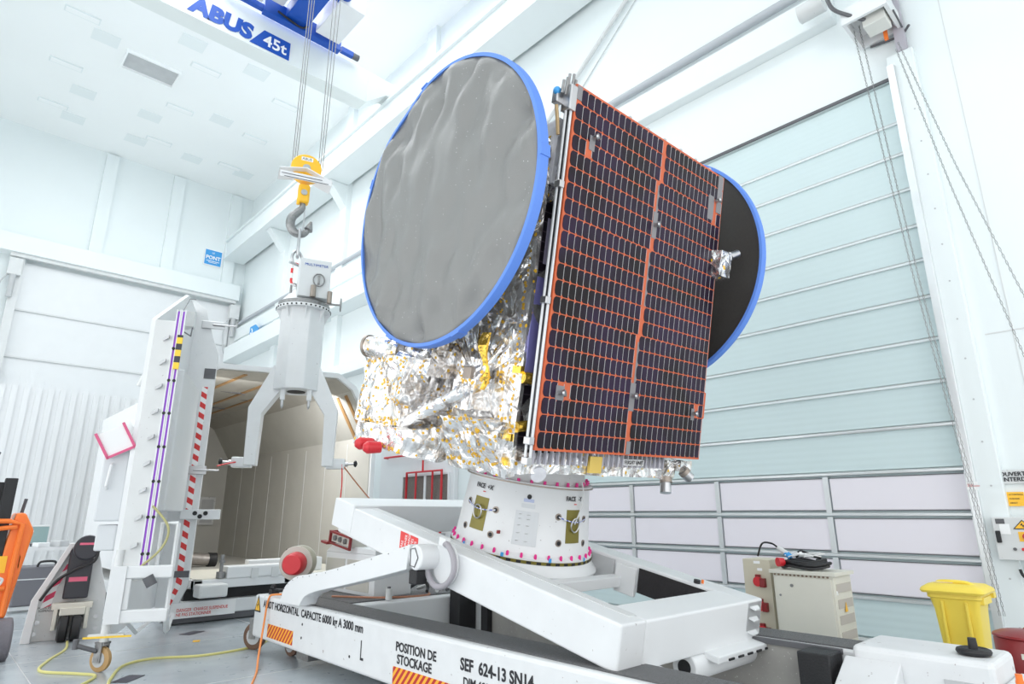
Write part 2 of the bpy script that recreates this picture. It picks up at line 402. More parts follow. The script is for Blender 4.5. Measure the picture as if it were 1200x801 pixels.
# far part of the door wall: hatch with grilles and red pipework
g = G(); g.box(9.85, 10, 12.75, 16.3, 0, 4.4); struct('door_2', g, white2, bevel=.02)
for k, (a, b) in enumerate(((12.95, 13.9), (14.0, 15.0))):
    t = thing('wall_grille', 'brown louvred grille in the white wall, %s of the two' % ('nearer the adapter' if k == 0 else 'farther from the adapter'), 'grille', (9.85, (a+b)/2, 1.5), group='brown wall grilles')
    G().box(-.03, 0, -(b-a)/2, (b-a)/2, 0, 1.2).build('louvre_panel', pm('brown_grille', (.22, .19, .17), .6, var=.3, vs=40) if k == 0 else MATS['brown_grille'], t)
    q = G(); h = (b-a)/2
    for z0, z1 in ((-.05, 0), (1.2, 1.25)): q.box(-.05, 0, -h-.05, h+.05, z0, z1)
    q.box(-.05, 0, -h-.05, -h, 0, 1.2); q.box(-.05, 0, h, h+.05, 0, 1.2); q.build('grille_frame', white2, t)
g = G()
x = 9.72
g.tube([(x, 15.9, 3.28), (x, 13.95, 3.28), (x, 13.95, 2.82)], .028)
g.tube([(x, 14.7, 1.2), (x, 14.7, 2.8), (x, 13.1, 2.8), (x, 13.1, 1.2)], .035)
g.tube([(x, 14.25, 1.2), (x, 14.25, 2.8)], .028); g.tube([(x, 13.5, 1.2), (x, 13.5, 2.8)], .028)
g.tube([(x, 15.9, 3.28), (9.85, 15.9, 3.28)], .028)
rp = g.build('red_pipework', red, None, smooth=True); tag(rp, 'thin red pipes framing the brown grilles on the far wall', 'pipe')
q = G()
for y in (14.7, 14.25, 13.5, 13.1): q.box(x-.05, 9.85, y-.05, y+.05, 1.15, 1.25)
q.build('pipe_bracket', steel, rp)
# ---- back wall
g = G(); g.box(-6, 10.2, 30.6, 31, 0, 17.5); bw = struct('wall_back', g, wallm)
q = G()
for xx in (3.4, 6.2, 8.9): q.box(xx, xx+.5, 30.45, 30.6, 11.9, 17.4)
q.build('wall_pilaster', wallm, bw)
g = G(); g.box(-6, 9.7, 30.0, 30.6, 11.75, 12.5); struct('trim_70', g, wallm, bevel=.02)
g = G(); g.box(.9, 9.6, 30.1, 30.3, 11.6, 11.75); struct('trim_71', g, lgrey)
d2 = struct('door_3', G().box(1.3, 9.5, 30.45, 30.58, 0, 11.5), white2)
for z in [1.9*k for k in range(1, 6)]:
    G().box(1.3, 9.5, 30.38, 30.45, z, z+.06).build('door_rail', lgrey, d2)
for xx in (1.1, 9.55): 
    g = G(); g.box(xx, xx+.3, 30.2, 30.45, 0, 11.6); struct('trim_%d' % (72 if xx < 2 else 73), g, lgrey)
for xx in (.9, 9.35):
    t = thing('door_motor', 'grey door drive unit at the %s top corner of the far door' % ('left' if xx < 2 else 'right'), 'motor', (xx, 30.0, 10.9))
    G().box(0, .45, 0, .3, -.1, .6).build('gearbox', lgrey, t, bevel=.03); G().cyl((.22, .1, -.1), (.22, .1, -1.0), .1).build('motor_body', greyp, t, smooth=True)
    G().tube(spline([(.1, .1, 0), (-.15, .1, -.6), (-.1, .1, -1.6), (.1, .15, -2.0)]), .03).build('cable', greyp, t)
# blue square sign on the back wall
t = thing('blue_square_sign', 'small blue square sign reading PONT on the back wall', 'sign', (8.42, 30.58, 13.8))
G().box(-.42, .42, -.03, 0, -.42, .42).build('sign_plate', wink, t)
G().box(-.38, .38, -.035, -.03, -.38, .38).build('sign_face', signblue, t, bevel=.05)
lettering('PONT', .26, wink, t, basis((-.34, -.04, -.09), (1, 0, 0), (0, 0, 1)), bold=.008, xs=.95)
lettering('LE', .13, wink, t, basis((-.08, -.04, .2), (1, 0, 0), (0, 0, 1)))
q = G(); q.box(-.3, .3, -.04, -.036, -.2, -.17); q.box(-.2, .2, -.04, -.036, -.27, -.245); q.build('sign_rule', wink, t)
# arrow sign on the far door wall
t = thing('blue_arrow_sign', 'small pale blue arrow sign with a white hook symbol on the far right wall', 'sign', (9.55, 27.0, 9.55))
q = G(); q.prism([(0, .5, -.25), (0, -.1, -.25), (0, -.5, 0), (0, -.1, .25), (0, .5, .25)], (-.04, 0, 0)); q.build('sign_plate', signblue, t)
q = G().tube(spline([(-.05, .25, .12), (-.05, .15, -.02), (-.05, .25, -.12), (-.05, .36, -.05)]), .025); q.build('hook_symbol', wink, t)
# ribbed white partition far left
g = G()
for k in range(26):
    xx = .5+.28*k; g.box(xx, xx+.14, 22.0, 22.1, 0, 5.2)
g.box(.5, 7.8, 22.05, 22.15, 0, 5.2); struct('wall_left', g, white2)

# ================================================================ THE CRANE
t = thing('overhead_crane', 'white crane bridge girder lettered ABUS 45t under the ceiling', 'crane', (0, 15.5, 14.3))
g = G(); g.box(-6, 8.1, 0, .55, 0, 1.15); g.prism([(8.1, 0, 0), (8.8, 0, .6), (9.4, 0, .6), (9.4, 0, 1.15), (8.1, 0, 1.15)], (0, .55, 0))
g.build('girder', pm('girder_white', (.74, .78, .77), .4), t, bevel=.01)
g = G(); g.box(9.05, 9.45, -3.6, 1.6, .56, .9); g.build('end_carriage', white2, t, bevel=.02)
q = G()
for y in (-3.3, 1.2): q.cyl((9.2, y, .86), (9.3, y, .86), .2)
q.build('wheel', dgrey, t)
lettering('ABUS', .66, blue, t, basis((2.86, -.012, .17), (1, 0, 0), (0, 0, 1)), bold=.04, xs=1.0, shear=.12)
g = G(); g.prism([(4.42, -.015, .09), (5.55, -.015, .09), (5.55, -.015, .68), (4.78, -.015, .68)], (0, .013, 0)); g.build('load_plate', blue, t)
lettering('45t', .50, wink, t, basis((4.78, -.025, .21), (1, 0, 0), (0, 0, 1)), bold=.01)
# trolley straddling the girders
t = thing('crane_trolley', 'blue hoist trolley riding on top of the white crane girder', 'trolley', (5.45, 15.5, 15.42))
g = G(); g.box(-.85, 1.5, -.35, -.12, -.08, .40); g.box(-.85, 1.5, .7, .95, 0, .4); g.build('side_frame', blue, t, bevel=.02)
g = G(); g.box(-1.75, -.8, -.3, -.16, -.02, .14); g.box(1.55, 1.95, -.3, -.16, 0, .16); g.build('buffer_arm', blue, t)
g = G(); g.cyl((-1.95, -.23, .08), (-1.75, -.23, .08), .1); g.cyl((1.95, -.23, .08), (2.15, -.23, .08), .1); g.build('buffer', dgrey, t)
g = G(); g.box(-.25, .40, -3.4, -.3, .05, .5); g.build('hoist_frame', blue, t, bevel=.03)
g = G(); g.cyl((-.05, -.5, .95), (-.05, -3.3, .95), .40, n=28); g.build('rope_drum', blue, t, smooth=True)
g = G(); g.box(.62, 1.38, -2.0, -.45, .0, .8); g.build('switch_cabinet', white2, t, bevel=.02)
g = G(); g.box(-1.45, -.95, -1.6, -.4, .05, .9); g.box(-.75, -.4, -1.5, -.5, .2, .9); g.build('brake_housing', lgrey, t, bevel=.03)
g = G(); g.cyl((.7, -1.8, .3), (.7, -2.9, .3), .22); g.build('hoist_motor', blue, t, smooth=True)
g = G(); g.tube(spline([(.4, -.4, .1), (.2, -.45, -.1), (-.1, -.4, -.02), (-.5, -.42, .05)]), .03); g.build('cable', black, t)

# ================================================================ HOOK BLOCK AND LIFTING TOOL (all hang on one vertical)
HX, HY = 4.45, 10.8
t = thing('hook_block', 'yellow crane hook block with rope falls and grey steel hook', 'hook block', (HX, HY, 7.0), rot=(0, 0, radians(-18)))
g = G()
for k, dx in enumerate((-.27, -.23, -.19, .23, .27, .31)):
    g.cyl((dx, .0, 1.35), (dx + (.06 if dx > 0 else .02)*(k % 3 - .3), .05, 9.0), .0085, n=6)
g.build('wire_rope', pm('rope_grey', (.3, .3, .3), .5), t)
g = G(); g.cyl((0, -.1, 1.3), (0, .1, 1.3), .29, n=40); g.build('sheave_guard', craney, t, smooth=True, bevel=.02)
g = G(); g.cyl((0, -.13, 1.28), (0, .13, 1.28), .075); g.build('sheave_pin', steel, t, smooth=True)
g = G(); g.box(-.11, .11, -.104, -.1, 1.44, 1.52); g.build('label_plate', wink, t)
lettering('ABUS', .075, ink, t, basis((-.095, -.106, 1.455), (1, 0, 0), (0, 0, 1)))
g = G()
g.prism([(-.5, -.25, 1.1), (0, -.25, 1.2), (.5, -.25, 1.0), (.5, -.25, 1.02), (0, -.25, 1.22), (-.5, -.25, 1.12)], (0, .5, 0))
g.box(-.48, .48, -.26, -.25, .92, 1.05); g.build('drip_tray', pm('clear_sheet', (.80, .80, .82), .2, .1), t)
g = G(); g.box(-.45, .3, -.27, -.262, .99, 1.0); g.box(-.4, .42, -.27, -.262, .93, .94); g.build('tray_edge', dgrey, t)
g = G(); g.box(-.11, .11, -.1, .1, .55, .95); g.build('swivel_body', craney, t, bevel=.05, seg=3)
g = G(); g.cyl((0, -.12, .75), (0, .12, .75), .06); g.build('swivel_pin', steel, t, smooth=True)
g = G(); g.cyl((-.09, -.05, .5), (-.09, -.05, .62), .03); g.build('grease_cup', craney, t)
# the hook: tapering curved body
pts = spline([(0, 0, .58), (0, 0, .46), (-.07, 0, .36), (-.17, 0, .22), (-.18, 0, .05), (-.09, 0, -.08), (.05, 0, -.09), (.14, 0, .0), (.17, 0, .11), (.19, 0, .2)], 5)
rad = lambda s: .045 + .042*sin(min(1, s*1.25)*pi) if s < .8 else .085*(1-s)/.2*.75+.022
R = []; u = None; g = G()
for i, p in enumerate(pts):
    tt = pts[min(i+1, len(pts)-1)] - pts[max(i-1, 0)]; rr, u = g.ring(p, tt, rad(i/(len(pts)-1)), 12, u or (0, 1, 0)); R.append(rr)
g.skin(R); g.build('hook', dsteel, t, smooth=True)
g = G().box(.04, .07, -.02, .02, .0, .4); g.build('safety_latch', steel, t)
# chain link, shackle, red sling
def link(name, label, cat, z0, z1, r, w, m, rz, x=0):
    g = G(); L = (z1-z0)/2; pts = []
    for k in range(24):
        a = 2*pi*k/24; pts.append((w*cos(a), 0, (L-w)*(1 if sin(a) > 0 else -1)*(abs(sin(a)) > .01) + w*sin(a)))
    g.tube(pts, r, 8, True); o = g.build(name, m, None, smooth=True); o.location = (HX+x, HY, (z0+z1)/2); o.rotation_euler = (0, 0, rz)
    return tag(o, label, cat)
link('chain_link', 'long grey steel link hanging in the crane hook', 'chain link', 6.42, 7.0, .028, .075, steel, 1.2)
t = thing('shackle', 'steel bow shackle with grey pin between the long link and red sling', 'shackle', (HX, HY, 6.3), rot=(0, 0, .3))
g = G().tube(spline([(-.09, 0, -.02), (-.12, 0, .1), (-.06, 0, .22), (.06, 0, .22), (.12, 0, .1), (.09, 0, -.02)]), .028); g.build('bow', steel, t, smooth=True)
g = G().cyl((-.16, 0, -.03), (.18, 0, -.03), .028); g.build('pin', steel, t, smooth=True)
g = G().box(.2, .25, -.09, .09, -.17, .12); g.build('pin_plate', dgrey, t, bevel=.02)
link('red_sling', 'short red and white round sling under the shackle', 'sling', 5.85, 6.29, .024, .085, stripes('red_white_sling', (.75, .05, .05), (.85, .85, .85), 5, (0, 0, 1)), .2)
link('steel_eye', 'small grey steel eye joining the red sling to the tool', 'lifting eye', 5.66, 5.88, .022, .055, dsteel, -.3)

# lifting tool
t = tool_ = thing('lifting_tool', 'white two-legged lifting tool hanging from the crane hook', 'lifting tool', (4.62, HY, 0), rot=(0, 0, radians(-30)))
t.location.x = 4.68
g = G()
def octx(s, z): return [(s*cos(pi/8+k*pi/4), s*sin(pi/8+k*pi/4), z) for k in range(8)]
g.prism(octx(.41, 3.85), (0, 0, 1.62)); g.build('body', white, t, bevel=.015)
g = G(); g.lathe([(.35, 5.36), (.485, 5.36), (.485, 5.42), (.35, 5.42)], 48, close=True); g.build('flange', white2, t, smooth=True)
g = G(); g.lathe([(.33, 5.43), (.465, 5.43), (.465, 5.5), (.33, 5.5)], 48, close=True); g.build('clamp_ring', dsteel, t, smooth=True)
g = G()
for k in range(36):
    a = 2*pi*k/36; g.cyl((.48*cos(a), .48*sin(a), 5.385), (.497*cos(a), .497*sin(a), 5.385), .016, n=8)
g.build('flange_bolts', black, t)
for k in range(8):
    a = k*pi/4+.2; g = G(); d = Vector((cos(a), sin(a), 0)); n = Vector((-sin(a), cos(a), 0))*.008
    g.prism([d*.36 + Vector((0, 0, 5.36)) - n, d*.475 + Vector((0, 0, 5.36)) - n, d*.37 + Vector((0, 0, 5.1)) - n], n*2); g.build('gusset', white2, t)
g = G()
b = [g.v((.38*cos(2*pi*k/24)-.08, .38*sin(2*pi*k/24), 5.5)) for k in range(24)]; tp = [g.v((.05*cos(2*pi*k/24)-.12, .05*sin(2*pi*k/24), 5.95-.1)) for k in range(24)]
g.skin([b, tp]); g.build('lifting_cone', white2, t, smooth=True)
G().cyl((-.12, 0, 5.8), (-.12, 0, 5.95), .045).build('cone_eye', dsteel, t)
M = Matrix.Translation((.14, -.28, 5.55)) @ Matrix.Rotation(radians(12), 4, 'Z')
g = G(); g.m = M; g.box(-.26, .3, -.14, .2, .0, .74); cb = g.build('control_box', pm('box_pale_grey', (.66, .68, .69), .4), t, bevel=.012)
g = G(); g.m = M; 
ringp = [(.09+.1*cos(a), -.17, .33+.12*sin(a)) for a in [2*pi*k/20 for k in range(20)]]; g.tube(ringp, .012, 6, True); g.box(.07, .11, -.17, -.14, .25, .42); g.build('hand_wheel', dsteel, cb)
lettering('MULTIMETER', .07, blue, cb, M @ basis((-.18, -.145, .6), (1, 0, 0), (0, 0, 1)), spacing=1.05)
pm('brown_steel', (.35, .3, .26), .4, .7)
for q0, q1, r_ in (((.0, -.2, -.02), (.0, -.2, .2), .05), ((.3, -.2, -.1), (.3, -.2, .12), .045)):
    g = G(); g.m = M; g.cyl(q0, q1, r_); g.build('clamp_post', MATS['brown_steel'], t, smooth=True)
g = G(); g.cyl((.4, -.35, 5.45), (.68, -.35, 5.45), .02); g.tube([(.68, -.35+.09*cos(a), 5.45+.12*sin(a)) for a in [2*pi*k/18 for k in range(18)]], .013, 6, True)
g.tube([(.68, -.35, 5.33), (.68, -.35, 5.57)], .01); g.build('side_hand_wheel', dsteel, t, smooth=True)
g = G().cyl((0, 0, 3.86), (0, 0, 3.84), .16); g.build('bottom_bore', black, t)
for x in (-.2, .25):
    g = G(); g.box(x-.04, x+.04, -.24, -.16, 3.66, 3.86); g.build('guide_pin_block', white2, t, bevel=.01)
    g = G(); g.cyl((x, -.2, 3.66), (x, -.2, 3.55), .025); g.cyl((x, -.2, 3.55), (x, -.2, 3.5), .025, .005); g.build('guide_pin', steel, t, smooth=True)
for s in (-1, 1):
    g = G(); y0, y1 = -.15, .15
    P = [(s*.34, 4.25), (s*.24, 3.86), (s*.53, 3.42), (s*.55, 2.52), (s*.74, 2.52), (s*.76, 3.52), (s*.40, 4.3)]
    g.prism([(x, y0, z) for x, z in P], (0, y1-y0, 0)); lg = g.build('leg', white, t, bevel=.012)
    g = G(); g.box(min(s*.62, s*.95), max(s*.62, s*.95), -.09, .09, 2.48, 2.66); g.build('foot', white, lg, bevel=.02)
    g = G(); g.cyl((s*.95, 0, 2.57), (s*1.0, 0, 2.57), .045); g.cyl((s*1.0, 0, 2.57), (s*1.11, 0, 2.58), .02); g.build('pin', steel, lg)
    g = G(); g.sph((s*1.13, 0, 2.58), .06, sc=(.6, 1, 1)); g.build('pin_knob', black, lg, smooth=True)
def wire(name, label, pts, r, m, cat='cord', group=None):
    return tag(G().tube(pts, r, 6).build(name, m, None, smooth=True), label, cat, group)
# ================================================================ LOWER TROLLEY (axis along y)
t = thing('transport_trolley', 'long white steel trolley with black lettering under the satellite', 'trolley', (3.45, 0, 0))
LX = Vector((-.002, 0, 0))
g = G(); g.box(0, .42, 2.0, 8.62, .2, .7); nb = g.build('side_beam', wornw, t, bevel=.03, seg=3)
g = G(); g.box(.07, .42, 2.0, 8.0, .7, .712); g.build('tread_strip', tread, t)
g = G(); g.box(2.0, 2.42, 2.0, 8.62, .24, .7); g.build('side_beam', white, t, bevel=.02)
g = G(); g.box(2.02, 2.38, 2.02, 8.4, .7, .712); g.build('tread_strip', tread, t)
g = G(); g.box(1.985, 2.0, 2.3, 4.05, .26, .66); g.box(1.985, 2.0, 4.07, 6.4, .26, .66); g.build('inner_panel', concrete, t)
g = G(); g.box(1.94, 2.0, 2.1, 6.5, .2, .26); g.box(1.96, 2.0, 2.1, 6.5, .66, .7); g.build('panel_rail', dgrey, t)
g = G(); g.box(.42, 2.0, 6.75, 8.55, .3, .7); g.build('end_box', white2, t, bevel=.02)
g = G(); g.box(.44, 2.0, 6.95, 8.5, .7, .712); g.build('tread_strip', tread, t)
g = G(); g.box(.42, 1.9, 2.0, 2.3, .1, .24); g.build('cross_beam', white2, t, bevel=.02)
for y in (6.52, 6.2):
    g = G(); g.box(1.72 if y > 6.2 else 1.9, 1.99, y, y+.2 if y > 6.2 else y+.12, .18, .82 if y > 6.2 else .7); g.build('black_post', black, t, bevel=.01)
g = G(); g.box(1.72, 1.98, 2.10, 2.34, .12, .69); g.build('black_post', black, t, bevel=.01)
g = G(); g.box(.45, 1.95, 2.3, 6.7, .1, .13); g.build('bottom_tray', lgrey, t)
for y in (4.6, 3.6):
    g = G(); g.box(1.75, 1.9, y, y+.18, .13, .19); g.build('yellow_stop', craney, t, bevel=.01)
for y in (5.15, 3.3):
    g = G(); g.box(.1, .3, y, y+.22, .06, .2); g.build('forklift_pocket', craney, t)
# near-end casting with slanted plate and bollard
g = G(); g.box(1.9, 2.5, 1.12, 2.0, .1, .76); g.build('end_casting', wornw, t, bevel=.04, seg=3)
g = G(); g.prism([(1.9, 2.05, .68), (1.9, 2.05, .3), (1.25, 2.05, .3)], (0, -.38, 0)); g.build('slanted_plate', white, t, bevel=.01)
g = G(); g.box(1.885, 1.9, 1.2, 1.42, .5, .62); g.build('rating_plate', greyp, t)
g = G(); g.box(1.95, 2.5, .3, 1.12, .1, .62); g.build('tow_step', white2, t, bevel=.03)
g = G(); g.cyl((2.12, 1.27, .76), (2.12, 1.27, .80), .075); g.cyl((2.12, 1.27, .80), (2.12, 1.27, .87), .03, .025)
g.tube([(2.12+.085*cos(a), 1.27+.085*sin(a), .785) for a in [2*pi*k/24 for k in range(24)]], .022, 8, True); g.build('lifting_ring', black, t, smooth=True)
g = G().cyl((2.0, 1.02, .66), (2.0, 1.02, .7), .02); g.cyl((2.0, 1.02, .62), (2.0, 1.02, .66), .024); g.build('beacon', orange, t, smooth=True)
# lettering on the outer face (faces -x; reads from far to near)
def face(y, z): return basis((-.003, y, z), (0, -1, 0), (0, 0, 1))
lettering('ARIOT HORIZONTAL  CAPACITE 6000 kg A 3000 mm', .115, ink, t, face(8.33, .575), xs=.92, bold=.0025)
lettering('POSITION DE\n STOCKAGE', .108, ink, t, face(5.27, .505), xs=.96, bold=.0025)
lettering('SEF  624-13 SN14', .125, ink, t, face(4.32, .50), xs=.92, bold=.0035)
lettering('DIM 6834x2500', .095, ink, t, face(4.28, .385), xs=.95, bold=.002)
lettering('L', .26, ink, t, face(5.9, .33), bold=.0, xs=.55)
hz = stripes('hazard_stripes', (.90, .42, .03), (.48, .02, .02), 13, (0, 1, .9))
g = G(); g.box(-.003, .0, 7.42, 8.14, .25, .40); g.build('hazard_plate', hz, t)
g = G(); g.box(-.003, .0, 4.35, 5.3, .2, .37); g.build('hazard_plate', hz, t)
g = G(); g.prism([(-.002, 8.40, .5), (-.002, 8.60, .5), (-.002, 8.50, .70)], (-.002, 0, 0)); w1 = g.build('warning_triangle', ink, t)
g = G(); g.prism([(-.004, 8.43, .518), (-.004, 8.57, .518), (-.004, 8.50, .665)], (-.002, 0, 0)); g.build('triangle_face', craney, w1)
g = G(); g.prism([(-.006, 8.51, .63), (-.006, 8.475, .58), (-.006, 8.5, .575), (-.006, 8.485, .53), (-.006, 8.525, .585), (-.006, 8.50, .59)], (-.001, 0, 0)); g.build('triangle_symbol', ink, w1)
g = G()
for y, z in ((7.2, .5), (7.2, .36), (6.1, .33)): g.cyl((-.001, y, z), (-.004, y, z), .014, n=10)
g.build('bolt_hole', ink, t)
# caster
def caster(parent, M, r=.16, w=.07, m=None, name='caster'):
    g = G(); g.m = M; g.lathe([(.03, -w/2), (r*.72, -w/2), (r, -w/2+.01), (r, w/2-.01), (r*.72, w/2), (.03, w/2)], 32, (0, 0, r), 'X', close=True)
    c = g.build(name, m or pm('brown_tyre', (.16, .09, .06), .6), parent, smooth=True)
    g = G(); g.m = M; g.cyl((-w*.6, 0, r), (w*.6, 0, r), r*.62); g.build('hub', greyp, c, smooth=True)
    g = G(); g.m = M; g.box(-w*.75-.012, -w*.75, -.04, .05, r-.03, 2*r+.05); g.box(w*.75, w*.75+.012, -.04, .05, r-.03, 2*r+.05)
    g.box(-w*.8, w*.8, -.06, .07, 2*r+.03, 2*r+.05); g.cyl((-w, 0, r), (w, 0, r), .02); g.build('fork', dsteel, c)
    return c
T_ = Matrix.Translation
caster(t, T_((.12, 8.80, 0)) @ Matrix.Rotation(.5, 4, 'Z'), .165)
caster(t, T_((.32, 8.1, 0)) @ Matrix.Rotation(.2, 4, 'Z'), .12, m=MATS['brown_tyre'])
caster(t, T_((.2, 2.6, 0)), .13, m=MATS['brown_tyre']); caster(t, T_((2.2, 1.5, 0)), .13, m=MATS['brown_tyre']); caster(t, T_((2.2, 8.2, 0)), .13, m=MATS['brown_tyre'])
g = G(); g.box(.1, .3, 7.2, 7.5, .1, .2); g.build('jack_foot', dsteel, t)
# white cabinets on the far end of the trolley
t = thing('trolley_cabinet', 'white sheet cabinet on the trolley end under the tilted frame', 'cabinet', (4.3, 7.12, .712))
g = G(); g.box(0, .55, .0, 1.3, 0, .50); g.build('body', white2, t, bevel=.015)
g = G(); g.box(-.01, 0, .75, 1.25, .05, .42); g.box(-.01, 0, .12, .68, .05, .42); g.build('beige_door', pm('beige_panel', (.55, .53, .48), .5), t)
g = G(); g.prism([(0, 1.3, .5), (0, 1.1, .61), (0, .0, .55), (0, 0, .5)], (.5, 0, 0)); g.build('sloping_cover', white2, t)
t = thing('control_panel', 'small dark red framed control box with three round dials', 'control box', (4.22, 8.05, 1.34), rot=(radians(8), 0, radians(0)))
g = G(); g.box(0, .25, -.42, .1, -.0, .11); g.build('box', MATS['beige_panel'], t, bevel=.005)
g = G(); g.box(-.03, 0, -.45, .12, .115, .14); g.box(-.03, 0, -.45, .12, -.03, -.01); g.box(-.03, .27, .1, .13, -.03, .14); g.box(-.03, 0, -.46, -.43, -.03, .14); g.box(-.05, .02, .13, .3, -.05, -.02); g.build('red_frame', dred, t)
for k in range(3):
    g = G(); g.cyl((-.03, -.02-.14*k, .06), (0, -.02-.14*k, .06), .034); g.build('dial', dsteel, t, smooth=True)
g = G(); g.box(.1, .14, .02, .06, .13, .36); g.build('tall_bracket', pm('tan_post', (.5, .35, .18), .5), t)
# cable reel with red drum
t = thing('cable_reel', 'red hose reel with yellow-green cable on the trolley end', 'reel', (3.95, 8.52, 1.07), rot=(0, 0, radians(52)))
g = G(); g.lathe([(.0, -.36), (.115, -.36), (.135, -.33), (.15, -.13), (.15, -.12), (0, -.12)], 36, axis='X'); g.build('red_drum', red, t, smooth=True)
g = G(); g.lathe([(.03, -.15), (.215, -.15), (.22, -.14), (.215, -.13), (.03, -.13)], 40, axis='X', close=True); g.build('flange', MATS['beige_panel'], t, smooth=True)
g = G(); g.lathe([(.03, .12), (.215, .12), (.22, .13), (.215, .14), (.03, .14)], 40, axis='X', close=True); g.build('flange', MATS['beige_panel'], t, smooth=True)
g = G(); 
for k in range(8):
    g.tube([(-.11+.031*k, .15*cos(a), .15*sin(a)) for a in [2*pi*j/24 for j in range(24)]], .014, 6, True)
g.build('wound_cable', pm('yellow_green_cable', (.62, .62, .25), .5), t, smooth=True)
g = G(); g.box(-.16, .12, -.03, .03, -.3, -.22); g.box(-.03, .01, -.03, .03, -.3, .02); g.build('stand', dsteel, t)
t = thing('clamp_lever', 'small black clamp lever on the far corner of the trolley', 'clamp', (3.62, 8.45, .7))
g = G(); g.box(-.05, .05, -.05, .05, 0, .06); g.build('clamp_base', black, t); g = G(); g.cyl((0, 0, .05), (.25, -.2, .05), .022); g.sph((0, .03, .08), .04); g.build('lever', black, t, smooth=True)
# documents and bits on the deck
t = thing('spray_can', 'small grey cylinder standing on the trolley deck', 'can', (4.35, 6.85, .712)); G().cyl((0, 0, 0), (0, 0, .13), .04).build('can_body', lgrey, t, smooth=True, bevel=.006); G().cyl((0, 0, .13), (0, 0, .15), .02).build('can_cap', dgrey, t)
wire('deck_cable', 'thin brown cable lying along the trolley deck by the hoses', spline([(3.95, 7.5, .73), (4.3, 6.9, .74), (4.9, 6.85, .725), (5.1, 7.1, .75), (5.3, 7.3, .95)]), .012, pm('brown_cable', (.42, .18, .1), .5))
for k in range(4):
    wire('hydraulic_hose', ['black hydraulic hose looping highest behind the pivot', 'grey hose curling on the deck behind the pivot', 'black hose lying lowest on the deck behind the pivot', 'pale hose crossing the others behind the pivot'][k],
         spline([(4.75+.12*k, 7.5-.05*k, .75), (4.85+.12*k, 7.35-.12*k, 1.0-.05*k), (5.0+.1*k, 7.25-.13*k, .92-.03*k), (5.12+.1*k, 7.15-.12*k, .82), (5.0+.12*k, 6.98-.05*k, .75)]), .022, [black, lgrey, dgrey, lgrey][k], 'hose')
# drag arm: from the trolley up to the pivot of the frame
t = thing('support_arm', 'curved white box arm rising from the trolley to the frame pivot', 'arm', (3.34, 0, 0))
top = spline([(7.62, .70), (7.52, .88), (7.25, 1.01), (6.9, 1.06), (6.4, 1.14), (5.6, 1.30), (4.95, 1.44)], 5)
bot = spline([(5.0, 1.22), (5.6, 1.10), (6.3, .97), (6.7, .90), (6.98, .82), (7.1, .71)], 5)
g = G()
def sp2(l, k=5): return [(v.x, v.y) for v in spline([(a, b, 0) for a, b in l], k)]
topl = sp2([(7.62, .70), (7.52, .88), (7.25, 1.01), (6.9, 1.06), (6.4, 1.14), (5.6, 1.30), (4.95, 1.44)])
botl = sp2([(5.0, 1.22), (5.6, 1.10), (6.3, .97), (6.7, .90), (6.98, .82), (7.1, .71)])
n = min(len(topl), len(botl))
R = []
for i in range(31):
    a = topl[round(i/30*(len(topl)-1))]; b = botl[::-1][round(i/30*(len(botl)-1))]
    R.append([g.v((0, a[0], a[1])), g.v((.2, a[0], a[1])), g.v((.2, b[0], b[1])), g.v((0, b[0], b[1]))])
g.skin(R); g.build('arm_box', white2, t, bevel=.008)
g = G()
for i in range(3, len(topl), 2): g.cyl((-.001, topl[i][0], topl[i][1]-.02), (-.004, topl[i][0], topl[i][1]-.02), .006, n=6)
g.build('rivet', dgrey, t)
g = G(); g.cyl((-.0, 4.86, 1.33), (.2, 4.86, 1.33), .108, n=32); g.build('pivot_boss', white2, t, smooth=True, bevel=.01)
g = G(); g.tube([(-.004, 4.93, 1.40), (-.004, 4.93, 1.26), (-.004, 4.86, 1.25), (-.004, 4.81, 1.33), (-.004, 4.86, 1.41)], .005, 6, True); g.build('slot_outline', dgrey, t)
g = G(); g.box(.02, .14, 4.86, 4.98, 1.10, 1.22); g.build('cable_gland', black, t, bevel=.01)

# ================================================================ TILTED FRAME, ADAPTER, SATELLITE share the tilt of the frame
P0 = Vector((4.7, 4.85, 1.7)); TL = radians(12)
MF = Matrix.Translation(P0) @ Matrix.Rotation(TL, 4, 'X')
t = thing('tilting_frame', 'big white rectangular steel frame tilted up above the trolley', 'frame', mat=MF)
ZT, ZB = -.25, -.57
g = G(); g.box(-1.15, -.87, -2.2, 1.8, ZB, ZT); g.build('long_beam', white, t, bevel=.018, seg=3)
g = G(); g.box(.57, .84, -2.2, 1.8, ZB+.05, ZT); g.build('long_beam', white, t, bevel=.018, seg=3)
g = G(); g.box(-.87, .84, -2.2, -1.88, ZB-.02, ZT-.002); g.build('cross_beam', white2, t, bevel=.018, seg=3)
g = G(); g.box(-1.16, .85, 1.5, 1.95, ZB+.04, ZT+.03); g.build('cross_beam', white2, t, bevel=.01)
g = G(); g.box(-.87, .57, -.92, -.81, -.51, -.41); g.build('thin_cross_bar', white2, t, bevel=.006)
g = G(); g.box(.53, .57, -1.08, -.84, -.56, -.29); g.build('bar_bracket', white2, t, bevel=.006)
g = G(); g.box(.555, .565, -1.87, -1.1, ZB+.06, ZT-.03); g.build('black_lining', black2, t)
g = G(); g.box(.555, .565, -.8, 1.4, ZB+.06, ZT-.03); g.build('grey_lining', greyp, t)
g = G(); g.box(-.95, -.86, -2.1, 1.6, ZT, ZT+.004); g.build('edge_strip', lgrey, t)
g = G(); g.box(-1.06, -.62, -2.26, -1.95, ZB-.09, ZB-.02); g.build('pad', white2, t, bevel=.012)
g = G()
for k in range(5): g.box(-1.0+.09*k, -.95+.09*k, -2.275, -2.2, ZB-.075, ZB-.055)
